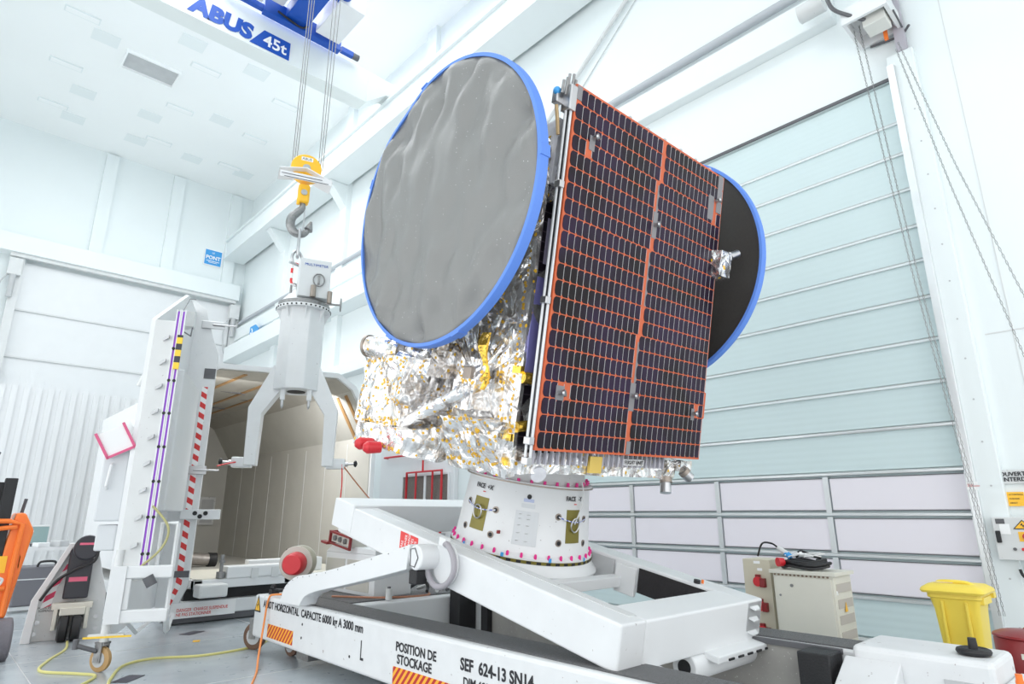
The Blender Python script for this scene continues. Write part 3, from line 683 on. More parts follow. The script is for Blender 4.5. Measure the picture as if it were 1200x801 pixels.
g.build('pad_slots', black, t)
g = G(); g.box(-.05, .82, -2.32, -2.0, ZB-.055, ZB); g.build('hinge_bracket', white2, t, bevel=.01)
g = G()
for k in range(5): g.box(.1+.15*k, .18+.15*k, -2.33, -2.2, ZB-.045, ZB-.03)
g.build('bracket_slots', black, t)
g = G(); g.cyl((-.22, -2.14, ZB-.115), (.78, -2.14, ZB-.115), .105, n=32); g.build('hinge_tube', white2, t, smooth=True, bevel=.01)
g = G(); g.cyl((-.225, -2.14, ZB-.115), (-.2, -2.14, ZB-.115), .055, n=24); g.build('hinge_bore', black, t)
for z in (ZT-.05, ZT-.14, ZT-.25):
    g = G(); g.prism([(.62, -2.2, z), (.76, -2.2, z), (.72, -2.24, z-.012), (.64, -2.24, z-.012)], (0, 0, -.012)); g.build('welded_rib', white2, t)
g = G(); g.cyl((.6, -1.7, ZT), (.6, -1.7, ZT+.03), .03); g.build('limit_switch', black, t); g = G(); g.cyl((.66, -1.72, ZT), (.66, -1.72, ZT+.03), .012); g.build('orange_button', orange, t)
# pivot disc with grey hose
g = G(); g.cyl((-1.17, -.26, -.375), (-1.15, -.26, -.375), .185, n=40); g.build('pivot_disc', white2, t, smooth=True, bevel=.006)
g = G(); g.tube(spline([(-1.17, -.22, -.22), (-1.21, -.32, -.20), (-1.22, -.43, -.28), (-1.22, -.46, -.40), (-1.22, -.38, -.52), (-1.22, -.24, -.57), (-1.22, -.12, -.52), (-1.22, -.06, -.42)], 8), .026, 10)
g.build('grey_hose', pm('grey_hose', (.36, .34, .37), .5), t, smooth=True)
g = G(); g.box(-1.2, -1.14, -.26, -.16, -.24, -.16); g.build('hose_clip', white2, t, bevel=.01)
g = G(); g.prism([(-1.152, .53, -.27), (-1.152, .22, -.27), (-1.152, .20, -.42), (-1.152, .50, -.50)], (-.002, 0, 0)); lb = g.build('red_notice', redtape, t)
for k, s_ in enumerate(['NE PAS', 'TOURNER', 'A CHARGE', 'TOUTES', 'ROUES']):
    # each line reads upwards, lines run from far to near
    lettering(s_, .05, wink, lb, basis((-1.156, .455-.055*k, -.475+.012*k), (0, 0, 1), (0, 1, 0)), xs=.78, ext=.0005)

# ---- adapter
t = thing('satellite_adapter', 'white conical adapter marked FACE under the satellite', 'adapter', mat=MF)
g = G(); g.lathe([(.62, -.45), (.79, -.45), (.80, -.43), (.80, -.42), (.75, -.37), (.735, -.33), (.62, -.33)], 96, close=True); g.build('base_flange', white2, t, smooth=True)
g = G(); g.lathe([(.66, -.33), (.738, -.33), (.738, -.30), (.66, -.30)], 96, close=True); g.build('gold_seal', olive, t, smooth=True)
g = G()
for k in range(48):
    a = 2*pi*k/48; g.m = Matrix.Rotation(a, 4, 'Z'); g.box(.722, .741, -.022, .022, -.328, -.303)
g.build('seal_slots', black, t)
g = G(); g.lathe([(.60, -.30), (.735, -.30), (.735, -.285), (.71, -.27), (.695, -.25), (.628, .35), (.635, .365), (.66, .37), (.66, .395), (.58, .395), (.58, -.30)], 96, close=True)
g.build('cone', white, t, smooth=True)
g = G(); g.lathe([(.655, .368), (.668, .37), (.668, .382), (.655, .384)], 96, close=True); g.build('clamp_band', MATS['brown_steel'], t, smooth=True)
rc = lambda z: .695 - (z+.25)/.60*.067
g = G()
for k in range(34):
    a = 2*pi*(k+.4)/34; g.m = Matrix.Rotation(a, 4, 'Z'); g.cyl((.718, 0, -.285), (.718, 0, -.25), .015, .013, 10); g.sph((.718, 0, -.25), .013, 8)
g.build('magenta_caps', magenta, t, smooth=True)
g = G()
for k in range(10):
    a = 2*pi*(k+.9)/10; g.m = Matrix.Rotation(a, 4, 'Z'); g.box(.735, .7375, -.014, .014, -.30, -.262)
g.build('blue_tape', signblue, t)
def cyl_patch(name, a, z0, z1, w, m, d=.004, thick=.003):
    g = G(); n = 6; A = [a + (i/n-.5)*w/.65 for i in range(n+1)]; r0 = rc(z0)+d; r1 = rc(z1)+d
    R = []
    for x in A: R.append([g.v(((r0-thick*2)*cos(x), (r0-thick*2)*sin(x), z0)), g.v((r0*cos(x), r0*sin(x), z0)), g.v((r1*cos(x), r1*sin(x), z1)), g.v(((r1-thick*2)*cos(x), (r1-thick*2)*sin(x), z1))])
    g.skin(R); return g.build(name, m, t)
def cyl_pt(a, z, d=0): r = rc(z)+d; return Vector((r*cos(a), r*sin(a), z))
aX, aY = radians(183), radians(271)
for nm, a in (('FACE  +X', aX), ('FACE   -Y', aY)):
    cyl_patch('access_window', a, -.13, .18, .185, olive)
    g = G(); g.m = Matrix.Rotation(a, 4, 'Z'); g.tube([(.69, .055*cos(b), .05+.065*sin(b)-.01) for q, b in [(1, 2*pi*j/20) for j in range(20)]], .0075, 6, True); g.build('ring_handle', steel, t, smooth=True)
    for da, z in ((-.29, .11), (.29, .09), (-.26, -.13), (.28, -.14)):
        q = cyl_pt(a+da, z, -.003); q2 = cyl_pt(a+da, z, .006)
        g = G(); g.cyl(q, q2, .033, n=20); h = g.build('port_collar', MATS['brown_steel'], t, smooth=True); g = G(); g.cyl(q, cyl_pt(a+da, z, .008), .021); g.build('port_hole', black, h)
    g = G(); g.tube([cyl_pt(a-.29+.058*k, .11-.002*k-.03*sin(pi*k/10), .012+.02*sin(pi*k/10)) for k in range(11)], .006); g.build('safety_cord', stripes('blue_white_cord', (.8, .8, .85), (.1, .15, .5), 30, (1, 1, 0)) if a == aX else MATS['blue_white_cord'], t)
    a0 = a; M = Matrix.Rotation(a0, 4, 'Z') @ basis((.648, 0, .265), (0, 1, 0), (-.11, 0, 1))
    lettering(nm, .062, ink, t, M, align='CENTER', wrap=.652, xs=.9, bold=.0015)
    g = G(); g.m = Matrix.Rotation(a, 4, 'Z'); g.box(.645, .652, .0, .03, .23, .238); g.build('red_dash', rink, t)
am = radians(227)
cyl_patch('drawing_plate', am, -.18, .13, .22, pm('pale_grey_plate', (.62, .64, .66), .4))
cyl_patch('small_label', am, .16, .2, .13, MATS['pale_grey_plate']); cyl_patch('blue_label', am, .215, .245, .1, pm('pale_blue_label', (.45, .5, .68), .5))
g = G(); g.cyl(cyl_pt(am, .265, -.004), cyl_pt(am, .265, .008), .022); g.build('round_knob', black, t, smooth=True)
g = G()
for z in (.1, .06, .0, -.07, -.14):
    for da in (-.09, .03): q = cyl_pt(am+da, z, .006); g.bc(q, (.05, .012, .004))
g.build('plate_print', greyp, t)
g = G()
q = cyl_pt(aY+.24, .45, .05); g.tube(spline([cyl_pt(aY+.14, .46, .02), cyl_pt(aY+.13, .33, .05), cyl_pt(aY+.1, .2, .04), cyl_pt(aY+.03, .1, .03), cyl_pt(aY+.0, .05, .02)]), .008); g.build('grey_lead', lgrey, t)
for k in range(3):
    g = G(); g.bc(cyl_pt(aX+.42+.02*k, -.09, .05), (.03, .02, .03)); g.build('red_tag', dred, t) if k == 0 else g.b.free()

# ================================================================ SATELLITE
MS = MF @ Matrix.Rotation(radians(-1.6), 4, 'Y')
sat = thing('communications_satellite', 'large foil-wrapped satellite standing on the white adapter', 'satellite', mat=MS)
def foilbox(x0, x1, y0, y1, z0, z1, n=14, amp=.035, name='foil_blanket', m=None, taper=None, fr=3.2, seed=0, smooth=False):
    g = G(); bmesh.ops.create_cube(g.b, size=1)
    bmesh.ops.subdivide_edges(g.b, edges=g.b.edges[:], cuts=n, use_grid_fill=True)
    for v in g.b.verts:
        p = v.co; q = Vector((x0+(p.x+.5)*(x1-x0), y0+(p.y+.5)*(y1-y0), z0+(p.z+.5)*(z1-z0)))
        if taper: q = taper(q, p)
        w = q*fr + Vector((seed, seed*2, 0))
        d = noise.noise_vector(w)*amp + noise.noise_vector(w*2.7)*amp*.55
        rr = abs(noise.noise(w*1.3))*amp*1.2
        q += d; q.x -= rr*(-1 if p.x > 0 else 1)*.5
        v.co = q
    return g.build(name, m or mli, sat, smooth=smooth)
# structure core
g = G(); g.box(-1.05, 1.1, -.90, .95, .60, 3.5); g.build('body_core', pm('dark_body', (.05, .045, .05), .4), sat)
foilbox(-1.17, -1.0, -.95, 1.0, .60, 3.45, 22, .04, seed=3, fr=2.2)
foilbox(-1.1, 1.15, .9, 1.0, .60, 3.5, 12, .03, seed=8)
foilbox(1.05, 1.15, -.9, .95, .6, 3.5, 12, .03, seed=9)
# module on the -x face
foilbox(-1.55, -1.1, .2, 1.02, .78, 1.46, 11, .04, seed=11)
def tp(q, p):   # funnel that narrows to the caps
    k = .5 - p.x; q.z = .62 + (q.z-.62)*(1-.35*k) ; q.y = q.y + .15*k; return q
foilbox(-1.62, -1.05, -.15, .72, .54, .86, 11, .045, taper=tp, seed=15)
def tp2(q, p):
    k = .5 - p.z; q.x = -1.12 + (q.x+1.12)*(1-.75*k); return q
foilbox(-1.42, -1.05, -.92, -.15, .52, .98, 11, .045, taper=tp2, seed=21)
foilbox(-1.38, -1.08, -.62, -.3, 1.05, 1.3, 7, .03, seed=25)
foilbox(-1.45, -1.1, .0, .4, 1.3, 1.55, 7, .03, seed=28)
foilbox(-1.5, -1.1, .15, .38, .9, 1.1, 6, .03, seed=33)
foilbox(-1.1, 1.12, -1.02, -.88, .57, .76, 20, .018, name='lower_foil_skirt', seed=40)
foilbox(-1.15, 1.1, -.9, .9, .57, .66, 16, .02, name='base_blanket', seed=44)
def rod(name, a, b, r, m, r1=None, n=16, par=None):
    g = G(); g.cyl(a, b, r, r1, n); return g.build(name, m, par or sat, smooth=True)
rod('wrapped_boom', (-1.5, .42, .74), (-1.38, -.5, 1.20), .062, mli)
g = G(); g.tube([(-1.5+.0, .34+.1*cos(a), .74+.1*sin(a)) for a in [2*pi*k/24 for k in range(24)]], .012, 6, True); g.build('black_ring', dgrey, sat, smooth=True)
rod('horn_antenna', (-1.56, .95, 1.54), (-1.42, .52, 1.50), .105, mli, .12, 24)
g = G(); g.m = basis((-1.56, .955, 1.54), (0, 0, 1), (1, .3, 0)); g.lathe([(.09, -.01), (.115, -.01), (.115, .02), (.09, .02)], 28, close=True); g.build('horn_rim', MATS['brown_steel'], sat, smooth=True)
rod('horn_antenna', (-1.5, .45, 1.42), (-1.3, .1, 1.32), .1, mli, .13, 20)
for y, z in ((.52, .60), (.36, .585)):
    g = G(); g.cyl((-1.62, y, z), (-1.74, y+.03, z-.01), .052, .06); g.cyl((-1.74, y+.03, z-.01), (-1.78, y+.04, z-.012), .06, .03); g.build('red_cap', red, sat, smooth=True, bevel=.005)
g = G(); g.m = Matrix.Identity(4)
R = []
for k in range(14):
    s = k/13; z = 1.72-.5*s; y = -.58-.02*s; w = .045+.02*sin(s*9); x = -1.3-.03*sin(s*7)
    R.append([g.v((x, y-w, z)), g.v((x, y+w, z)), g.v((x+.02, y+w, z)), g.v((x+.02, y-w, z))])
g.skin(R); g.build('gold_strap', gold, sat)
# more instruments on the foil side
rod('foil_horn', (-1.2, .1, 1.62), (-1.42, .12, 1.40), .07, mli, .12, 18)
rod('foil_strut', (-1.2, .2, 1.28), (-1.45, -.02, 1.02), .035, mli)
rod('foil_strut', (-1.2, -.05, 1.02), (-1.48, .3, .98), .03, mli)
rod('foil_strut', (-1.15, -.75, 1.7), (-1.3, -.5, 1.28), .03, mli)
g = G(); g.m = basis((-1.3, -.42, 1.2), (1, 0, 0), (0, 1, 0)); g.sph((0, 0, 0), .13, 10, (1, .9, .8)); g.build('joint_cover', mli, sat)
g = G(); g.box(-1.24, -1.2, -.36, -.24, 1.30, 1.42); g.build('hinge_fitting', MATS['brown_steel'], sat, bevel=.008)
for y, z in ((-.95, 1.42), (-.93, .86), (-.9, .66)):
    g = G(); g.box(-1.23, -1.19, y-.05, y+.05, z-.03, z+.03); g.build('gold_tape_patch', gold, sat)
# folds radiating up from the strap root
g = G()
for k in range(9):
    a = radians(35+14*k); L = .5+.12*(k % 2); b = Vector((-1.18, -.42, 1.3)); d = Vector((0, cos(a), sin(a))); n = Vector((0, -sin(a), cos(a)))
    g.prism([b, b+d*L+n*.055, b+d*L-n*.055], (-.03, 0, 0))
g.build('foil_folds', mli, sat)
# -y face: dark cells, radiator, dark cells
g = G(); g.box(-1.14, 1.1, -.965, -.93, 2.25, 3.32); g.build('dark_cell_panel', gridm, sat)
g = G(); g.box(-1.17, 1.0, -.965, -.93, .78, 1.30); g.build('dark_cell_panel', gridm, sat)
foilbox(-1.17, 1.08, -.99, -.94, 1.32, 2.22, 8, .012, name='violet_radiator', m=radm, seed=5, smooth=True)
foilbox(-1.2, -1.165, -.99, -.93, .62, 3.35, 16, .012, name='corner_foil_strip', seed=77)
g = G(); g.box(-1.09, -1.05, -.975, -.965, 2.35, 2.75); g.build('cell_label', pm('lilac_tag', (.5, .45, .6), .5), sat)
# struts
rod('strut', (-1.08, -1.0, 1.36), (-.88, -1.03, 1.30), .022, white2); rod('strut', (-1.08, -1.0, .96), (-.86, -1.04, 1.16), .018, white2)
rod('gold_fitting', (-1.2, -1.0, 1.36), (-1.08, -1.02, 1.36), .05, gold); rod('gold_fitting', (-1.2, -1.0, .95), (-1.1, -1.02, .97), .045, gold)
# top: bracket, camera head
foilbox(-1.14, -1.0, -1.02, -.75, 3.05, 3.62, 7, .02, name='white_bracket', m=whitefoil, seed=51)
g = G(); g.cyl((-1.08, -1.05, 3.28), (-1.03, -1.17, 3.30), .052, n=24); g.build('thruster_nozzle', steel, sat, smooth=True)
foilbox(-1.1, -.98, -1.05, -.92, 2.9, 3.2, 6, .03, name='top_foil', seed=53)
foilbox(-1.0, .9, -.9, .6, 3.45, 3.62, 10, .03, name='top_foil', seed=54)
# lower skirt detail along the -y edge
g = G()
for k in range(26):
    x = -1.02+.075*k; g.box(x, x+.016, -1.05, -1.02, .66, .78)
g.build('bracket_row', pm('lilac_grey', (.55, .54, .6), .4, .3), sat)
g = G(); g.box(-.3, -.13, -1.055, -1.03, .6, .75); g.build('gold_patch', pm('gold_tape', (.85, .6, .15), .35, .5), sat)
g = G(); g.box(.2, .52, -1.05, -1.035, .68, .74); g.build('name_plate', wink, sat)
lettering('FLIGHT UNIT', .05, ink, sat, basis((.21, -1.053, .692), (1, 0, 0), (0, 0, 1)))
for k, (x, y, z, dx, dz) in enumerate(((.95, -1.05, .56, -.03, -.14), (1.22, -1.08, .64, .08, -.06))):
    foilbox(x-.1, x+.1, y, y+.16, z, z+.12, 5, .02, name='thruster_mount', seed=60+k)
    g = G(); g.cyl((x, y+.02, z), (x+dx, y-.02, z+dz), .05, .058, 20); g.build('thruster_nozzle', steel, sat, smooth=True)
    g = G(); g.cyl((x, y+.02, z+.01), (x+dx*.3, y, z+dz*.3), .062, .062, 20); g.build('nozzle_collar', MATS['brown_steel'], sat, smooth=True)
g = G(); g.cyl((-.85, -.9, .62), (-.9, -1.02, .57), .06, .07, 24); g.build('thruster_nozzle', whitefoil, sat, smooth=True)
# launch ring between body and adapter
g = G(); g.lathe([(.52, .395), (.585, .395), (.585, .41), (.57, .54), (.52, .54)], 72, close=True); g.build('launch_ring', lgrey, sat, smooth=True)
g = G()
for k in range(30):
    g.m = Matrix.Rotation(2*pi*k/30, 4, 'Z'); g.cyl((.615, 0, .397), (.615, 0, .435), .018, .013, 8)
g.build('magenta_caps', magenta, sat, smooth=True)
# -y corner at the right: antenna box showing in front of the dark dish
foilbox(1.16, 1.36, -1.32, -1.05, 2.74, 3.02, 7, .03, name='sensor_box', m=None, seed=71)
g = G(); g.cyl((1.36, -1.3, 3.0), (1.46, -1.33, 3.05), .045); g.build('sensor_head', steel, sat, smooth=True)
g = G(); g.prism([(1.2, -1.2, 3.0), (1.28, -1.2, 3.02), (1.22, -1.2, 3.2)], (0, .1, 0)); g.build('sensor_arm', whitefoil, sat)

# ---- solar array, folded: three panels
def panel(y, th, outer):
    root = G().box(-1.16, 1.27, y, y+th, .79, 3.87).build('solar_panel', ora_sub if outer else dgrey, sat)
    return root
sp_ = panel(-1.20, .022, True)
panel(-1.15, .02, False); panel(-1.10, .02, False)
X0, X1, Z0, Z1 = -1.16, 1.27, .79, 3.87
rows = 22; ch = (Z1-Z0-.03)/rows
xm0, xm1 = .0, .075      # grey strip between the two halves
holes = {(3, 2), (3, 3), (18, 3), (18, 4)}
for r in range(rows):
    z1 = Z1-.015-r*ch; z0 = z1-ch
    # the strip steps sideways every few rows, as on the real panel
    st = .12 if r < 3 else (.07 if r < 8 else (.03 if r < 14 else 0))
    for half in (0, 1):
        a, b = (X0+.014, xm0+st-.014) if half == 0 else (xm1+st-.03, X1-.014)
        if half == 1 and r < 1: b -= .0
        if half == 0 and r == 0: a += .05
        n = 14; cw = (b-a)/n; g = G()
        for c in range(n):
            if half == 0 and (r, c) in ((3, 2), (18, 2), (18, 3)): continue
            if half == 1 and (r, c) in ((2, 11), (2, 12), (3, 12), (18, 12)): continue
            x0 = a+c*cw+.0015; x1 = x0+cw-.003; k = .022; t_ = .0045; kk = .026
            yy = -1.203
            pts = [(x0+k, yy, z0+t_), (x1-.004, yy, z0+t_), (x1, yy, z0+t_+.01), (x1, yy, z1-t_-.01), (x1-.004, yy, z1-t_), (x0+k, yy, z1-t_), (x0+.006, yy, z1-t_-kk*.6), (x0, yy, z1-t_-kk-.01), (x0, yy, z0+t_+kk+.01), (x0+.006, yy, z0+t_+kk*.6)]
            g.prism(pts, (0, .003, 0))
        nf = len(g.b.faces)
        for c in range(n):
            x0 = a+c*cw+cw; g.box(x0-.0045, x0-.0005, -1.2045, -1.2, z0+.012, z1-.012)
        s1 = g.build('cell_string', cellm, sp_); s1.data.materials.append(MATS['grey_paint'])
        for i_, f_ in enumerate(s1.data.polygons):
            if i_ >= nf: f_.material_index = 1
for (x_, za, zb) in ((.115, 3.0, 3.4), (.08, 2.2, 2.72), (.045, 1.45, 1.85)):
    g = G(); g.box(x_-.018, x_+.016, -1.202, -1.2, za, zb); g.build('centre_strip', patch, sp_)
for (x, z, w, h) in ((-.90, 3.44, .07, .13), (-.95, 1.27, .10, .12), (1.05, 3.47, .11, .26), (1.07, 1.25, .06, .12), (.10, 3.0, .07, .26), (.02, 1.33, .08, .26), (-1.12, 3.8, .06, .12), (1.20, 3.66, .09, .42), (.04, .86, .06, .12)):
    g = G(); g.box(x-w/2, x+w/2, -1.2055, -1.2, z-h/2, z+h/2); g.build('grey_patch', patch, sp_)
for (x, z) in ((-.89, 3.49), (.10, 3.0), (.02, 1.34), (-.95, 1.27), (1.14, 3.57), (1.07, 1.26)):
    g = G(); g.cyl((x, -1.2, z), (x, -1.245, z), .022, .018, 14); g.cyl((x, -1.245, z), (x+.008, -1.262, z+.005), .03, .03, 14); h = g.build('hold_down_bolt', steel, sp_, smooth=True)
g = G(); 
for k in range(7): g.box(-.7+.28*k, -.67+.28*k, -1.19, -1.12, Z1, Z1+.025)
g.build('top_clip', steel, sp_)
g = G(); g.box(X1, X1+.035, -1.2, -1.17, 1.22, 1.5); g.build('orange_tab', ora_sub, sp_, bevel=.01)
# hinge rail down the left edge
g = G(); g.box(-1.192, -1.175, -1.19, -1.175, .66, 3.72); g.box(-1.218, -1.203, -1.16, -1.145, .66, 3.72); hr = g.build('hinge_rail', white2, sat)
for z in (.86, 2.0, 2.98, .70):
    g = G(); g.box(-1.23, -1.172, -1.2, -1.13, z-.03, z+.03); g.build('rail_clip', steel, hr, bevel=.005)
g = G(); g.box(-1.23, -1.15, -1.21, -1.1, 3.62, 3.84); g.box(-1.3, -1.22, -1.12, -1.05, 3.68, 3.8); g.build('hinge_block', steel, sat, bevel=.01)
g = G()
for dx, dz in ((-.02, .1), (.03, .12), (-.08, .02), (-.04, .06), (.06, .08)): g.cyl((-1.2+dx, -1.15, 3.75), (-1.2+dx, -1.16, 3.84+dz), .013)
g.build('hinge_pin', dsteel, sat); g = G(); g.sph((-1.29, -1.1, 3.78), .035); g.build('blue_connector', signblue, sat, smooth=True)
g = G(); g.tube(spline([(-1.28, -1.1, 3.66), (-1.25, -1.1, 3.55), (-1.22, -1.1, 3.42)]), .016); g.build('tan_strap', MATS['tan_post'], sat)

# tape dots along the seams of the blankets, laid on their real surfaces
from mathutils.bvhtree import BVHTree
def dots_on(paths, r=.013, name='tape_dots', m=None):
    dg = bpy.context.evaluated_depsgraph_get(); trees = []
    for o in sat.children:
        if o.type == 'MESH' and o.name.split('.')[0] in ('foil_blanket', 'lower_foil_skirt', 'base_blanket'):
            trees.append(BVHTree.FromPolygons([v.co for v in o.data.vertices], [p.vertices for p in o.data.polygons]))
    g = G()
    for (y0, z0), (y1, z1), n, jit in paths:
        for k in range(n):
            s = (k+.5)/n; y = y0+(y1-y0)*s+random.uniform(-jit, jit); z = z0+(z1-z0)*s+random.uniform(-jit, jit)
            best = None
            for tr in trees:
                h = tr.ray_cast(Vector((-3, y, z)), Vector((1, 0, 0)))
                if h[0] is not None and (best is None or h[0].x < best[0].x): best = h
            if best is None: continue
            nrm = best[1]; nrm = nrm if nrm.x < 0 else -nrm
            g.cyl(best[0], best[0]+nrm*.005, r*random.uniform(.75, 1.25), n=9)
    o = g.build(name, m or MATS['gold_tape_dot'], sat); o['kind'] = 'stuff'; return o
pm('gold_tape_dot', (.78, .45, .04), .4, .2)
dots_on([((.98, .8), (.98, 1.42), 12, .01), ((.9, .8), (.25, .8), 14, .015), ((.95, 1.4), (.25, 1.42), 16, .02), ((.25, .8), (.25, 1.45), 12, .02), ((.7, 1.35), (.45, .95), 8, .02),
  ((.1, 1.5), (.1, .9), 14, .02), ((-.1, 1.7), (-.2, 1.1), 10, .03), ((-.88, .66), (-.88, 2.3), 34, .012), ((-.88, 2.3), (-.88, 3.3), 16, .012), ((-.7, .7), (-.75, 1.5), 14, .03), ((-.5, .68), (-.85, .62), 10, .015),
  ((-.15, .6), (-.6, .58), 12, .02), ((.6, .62), (-.05, .58), 16, .02), ((.6, .84), (.0, .84), 14, .02), ((-.2, .95), (-.85, .98), 16, .03), ((-.35, 1.3), (-.6, 1.28), 8, .02), ((-.6, 1.6), (-.6, 2.2), 10, .03), ((-.3, 1.5), (-.75, 1.4), 12, .05), ((.4, 1.1), (-.3, 1.0), 16, .08), ((0, .75), (-.8, .8), 26, .09), ((.9, 1.1), (.3, 1.15), 12, .12)])

# ---- reflectors
def dish(xc, yc, zc, R_, side, m, name, dents):
    nr, na = 26, 96; g = G(); rings = []
    c = g.v((xc + side*-.0, yc, zc)); 
    def h(r, a):
        y, z = r*cos(a), r*sin(a)
        d = .10*(1-(r/R_)**2)           # shallow bowl
        if dents:
            e = (r/R_)
            fold = noise.noise(Vector((y*3.4+1, z*1.9, 3))) * .45 + noise.noise(Vector((y*6.2+z*.6, z*3.1, 9)))*.3
            d += fold*.28*(.2+e*e*.95)*(1-max(0, e-.93)/.07*.9)
        return d
    c.co.x = xc + side*h(0, 0)
    for i in range(1, nr+1):
        r = R_*i/nr; fj = [flat(2*pi*j/na) if dents else 1 for j in range(na)]; rings.append([g.v((xc+side*h(r, 2*pi*j/na), yc+r*fj[j]*cos(2*pi*j/na), zc+r*fj[j]*sin(2*pi*j/na))) for j in range(na)])
    for j in range(na): g.b.faces.new([c, rings[0][j], rings[0][(j+1) % na]])
    g.skin(rings, caps=False)
    o = g.build(name, m, sat, smooth=True)
    so = o.modifiers.new('thick', 'SOLIDIFY'); so.thickness = .012; so.offset = 0
    return o
RL = 1.345
def flat(a): return 1-.035*math.exp(-((a-.95)/.22)**2)+.008*math.exp(-((a-1.6)/.3)**2)
d1 = dish(-1.60, .0, 2.90, RL, -1, membrane, 'reflector', True)
g = G()
def rim(g, xc, yc, zc, R_, x0, x1, a0=0, a1=2*pi, w=.0, fl_=False):
    n = 120; R = []
    for k in range(n):
        a = a0+(a1-a0)*k/n; wob = (flat(a) if fl_ else 1)+w*noise.noise(Vector((cos(a)*2, sin(a)*2, 4)))
        R.append([g.v((x, yc+r*wob*cos(a), zc+r*wob*sin(a))) for x, r in ((x0, R_-.012), (x0, R_+.018), (x0+.01, R_+.026), (x1, R_+.026), (x1, R_-.0), )])
    g.skin(R, False, True)
rim(g, -1.6, .0, 2.9, RL, -1.625, -1.54, w=.0, fl_=True); g.build('blue_rim', rimblue, d1, smooth=True)
for a in (-2.0, .3, 1.2, 3.0, -1.2):
    g = G(); c_ = Vector((-1.6, .0+(RL+.028)*cos(a), 2.9+(RL+.028)*sin(a))); g.m = Matrix.Translation(c_) @ Matrix.Rotation(a, 4, 'X'); g.box(-.028, .072, -.012, .0045, -.05, .05); g.build('rim_joint', rimblue, d1)
d2 = dish(1.60, -.16, 2.95, 1.385, 1, darkmem, 'reflector', False)
d1['label'] = 'dimpled grey reflector with blue edge'; d2['label'] = 'dark reflector with blue edge behind the solar panel'
g = G(); rim(g, 1.6, -.16, 2.95, 1.385, 1.56, 1.64, w=.003); g.build('blue_rim', rimblue, d2, smooth=True)
rod('reflector_mount', (-1.1, .0, 2.5), (-1.66, .0, 2.6), .05, mli); rod('reflector_mount', (1.1, 0, 2.5), (1.66, -.1, 2.6), .05, mli)
# ================================================================ TRANSPORT CONTAINER, open end towards the camera
t = thing('transport_container', 'large open white satellite container with a grey-beige lined inside', 'container', (3.35, 11.6, 0))
lining = pm('beige_grey_lining', (.55, .54, .50), .6, var=.06, vs=1.5)
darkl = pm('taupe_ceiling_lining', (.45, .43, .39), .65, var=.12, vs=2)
w, L_, z0 = 3.5, 8.5, .55
prof = [(0, z0), (0, 4.2), (.2, 4.33), (2.55, 4.5), (2.95, 4.28), (w, 3.35), (w, z0)]
inn = [(.07, z0), (.07, 4.15), (.23, 4.25), (2.53, 4.41), (2.88, 4.2), (w-.08, 3.3), (w-.08, z0)]
def shell(a, b, y0, y1, name, m, d=.02):
    a = Vector((a[0], y0, a[1])); b = Vector((b[0], y0, b[1])); n = (b-a).cross(Vector((0, 1, 0))).normalized()*d
    return G().prism([a, b, b+n, a+n], (0, y1-y0, 0)).build(name, m, t)
for k in range(6):
    m_out = white2
    shell(prof[k], prof[k+1], 0, L_, 'outer_wall', m_out, .015)
for k in range(6):
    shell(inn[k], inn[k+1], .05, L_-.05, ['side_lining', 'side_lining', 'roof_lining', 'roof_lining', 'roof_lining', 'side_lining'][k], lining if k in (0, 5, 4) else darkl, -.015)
g = G()
for k in range(6):
    a, b, c, d = prof[k], prof[k+1], inn[k+1], inn[k]
    g.prism([(a[0], -.02, a[1]), (b[0], -.02, b[1]), (c[0], -.02, c[1]), (d[0], -.02, d[1])], (0, .07, 0))
g.build('end_frame', white2, t)
g = G(); g.prism([(x, L_-.06, z) for x, z in inn], (0, .03, 0)); bw_ = g.build('end_wall', lining, t)
g = G(); g.box(.05, w-.05, .0, L_, z0-.03, z0+.02); g.build('container_floor', lining, t)
g = G()
for y in (1.0, 2.0, 3.05, 4.1, 5.15, 6.2, 7.2): g.box(w-.1, w-.092, y, y+.02, z0, 3.2)
g.build('lining_seam', lgrey, t)
tan = pm('tan_strip', (.42, .24, .10), .5)
for (xa, xb) in ((.75, .82), (1.5, 1.58), (2.05, 2.12)):
    g = G(); f = lambda x: 4.27+(x-.53)*.07
    g.prism([(xa, .3, f(xa)-.012), (xb, .3, f(xb)-.012), (xb, .3, f(xb)-.035), (xa, .3, f(xa)-.035)], (0, L_-.8, 0)); g.build('tan_strip', tan, t)
for xx in (3.02, 3.14):
    y_ = .25 + (xx-3.02)*3
    g = G(); g.prism([(2.90, y_, 4.14), (3.38, y_, 3.33), (3.36, y_, 3.31), (2.88, y_, 4.12)], (0, .09, 0)); g.build('tan_strip', tan, t)
g = G()
for (x, y, l) in ((1.0, 2.5, 1.2), (1.8, 3.6, .9), (1.2, 5.0, 1.6), (.9, 6.4, 1.0), (2.2, 1.2, .8)): g.box(x, x+l*.5, y, y+.04, 4.26+(x-.53)*.07, 4.28+(x-.53)*.07)
g.build('roof_slots', dgrey, t)
g = G(); g.lathe([(.0, 0), (.75, 0), (.78, -.02), (.80, .0), (.95, 0), (.97, -.03), (1.0, 0.02), (0, .02)], 48, (1.6, L_-.10, 2.6), 'Y', close=False); g.build('round_port', MATS['beige_grey_lining'], t, smooth=True)
g = G(); g.box(2.7, 3.15, L_-.16, L_-.07, 1.4, 2.2); g.build('vent_grille', lgrey, t, bevel=.02); g = G(); g.box(2.76, 3.09, L_-.17, L_-.16, 1.47, 2.13); g.build('vent_mesh', greyp, t)
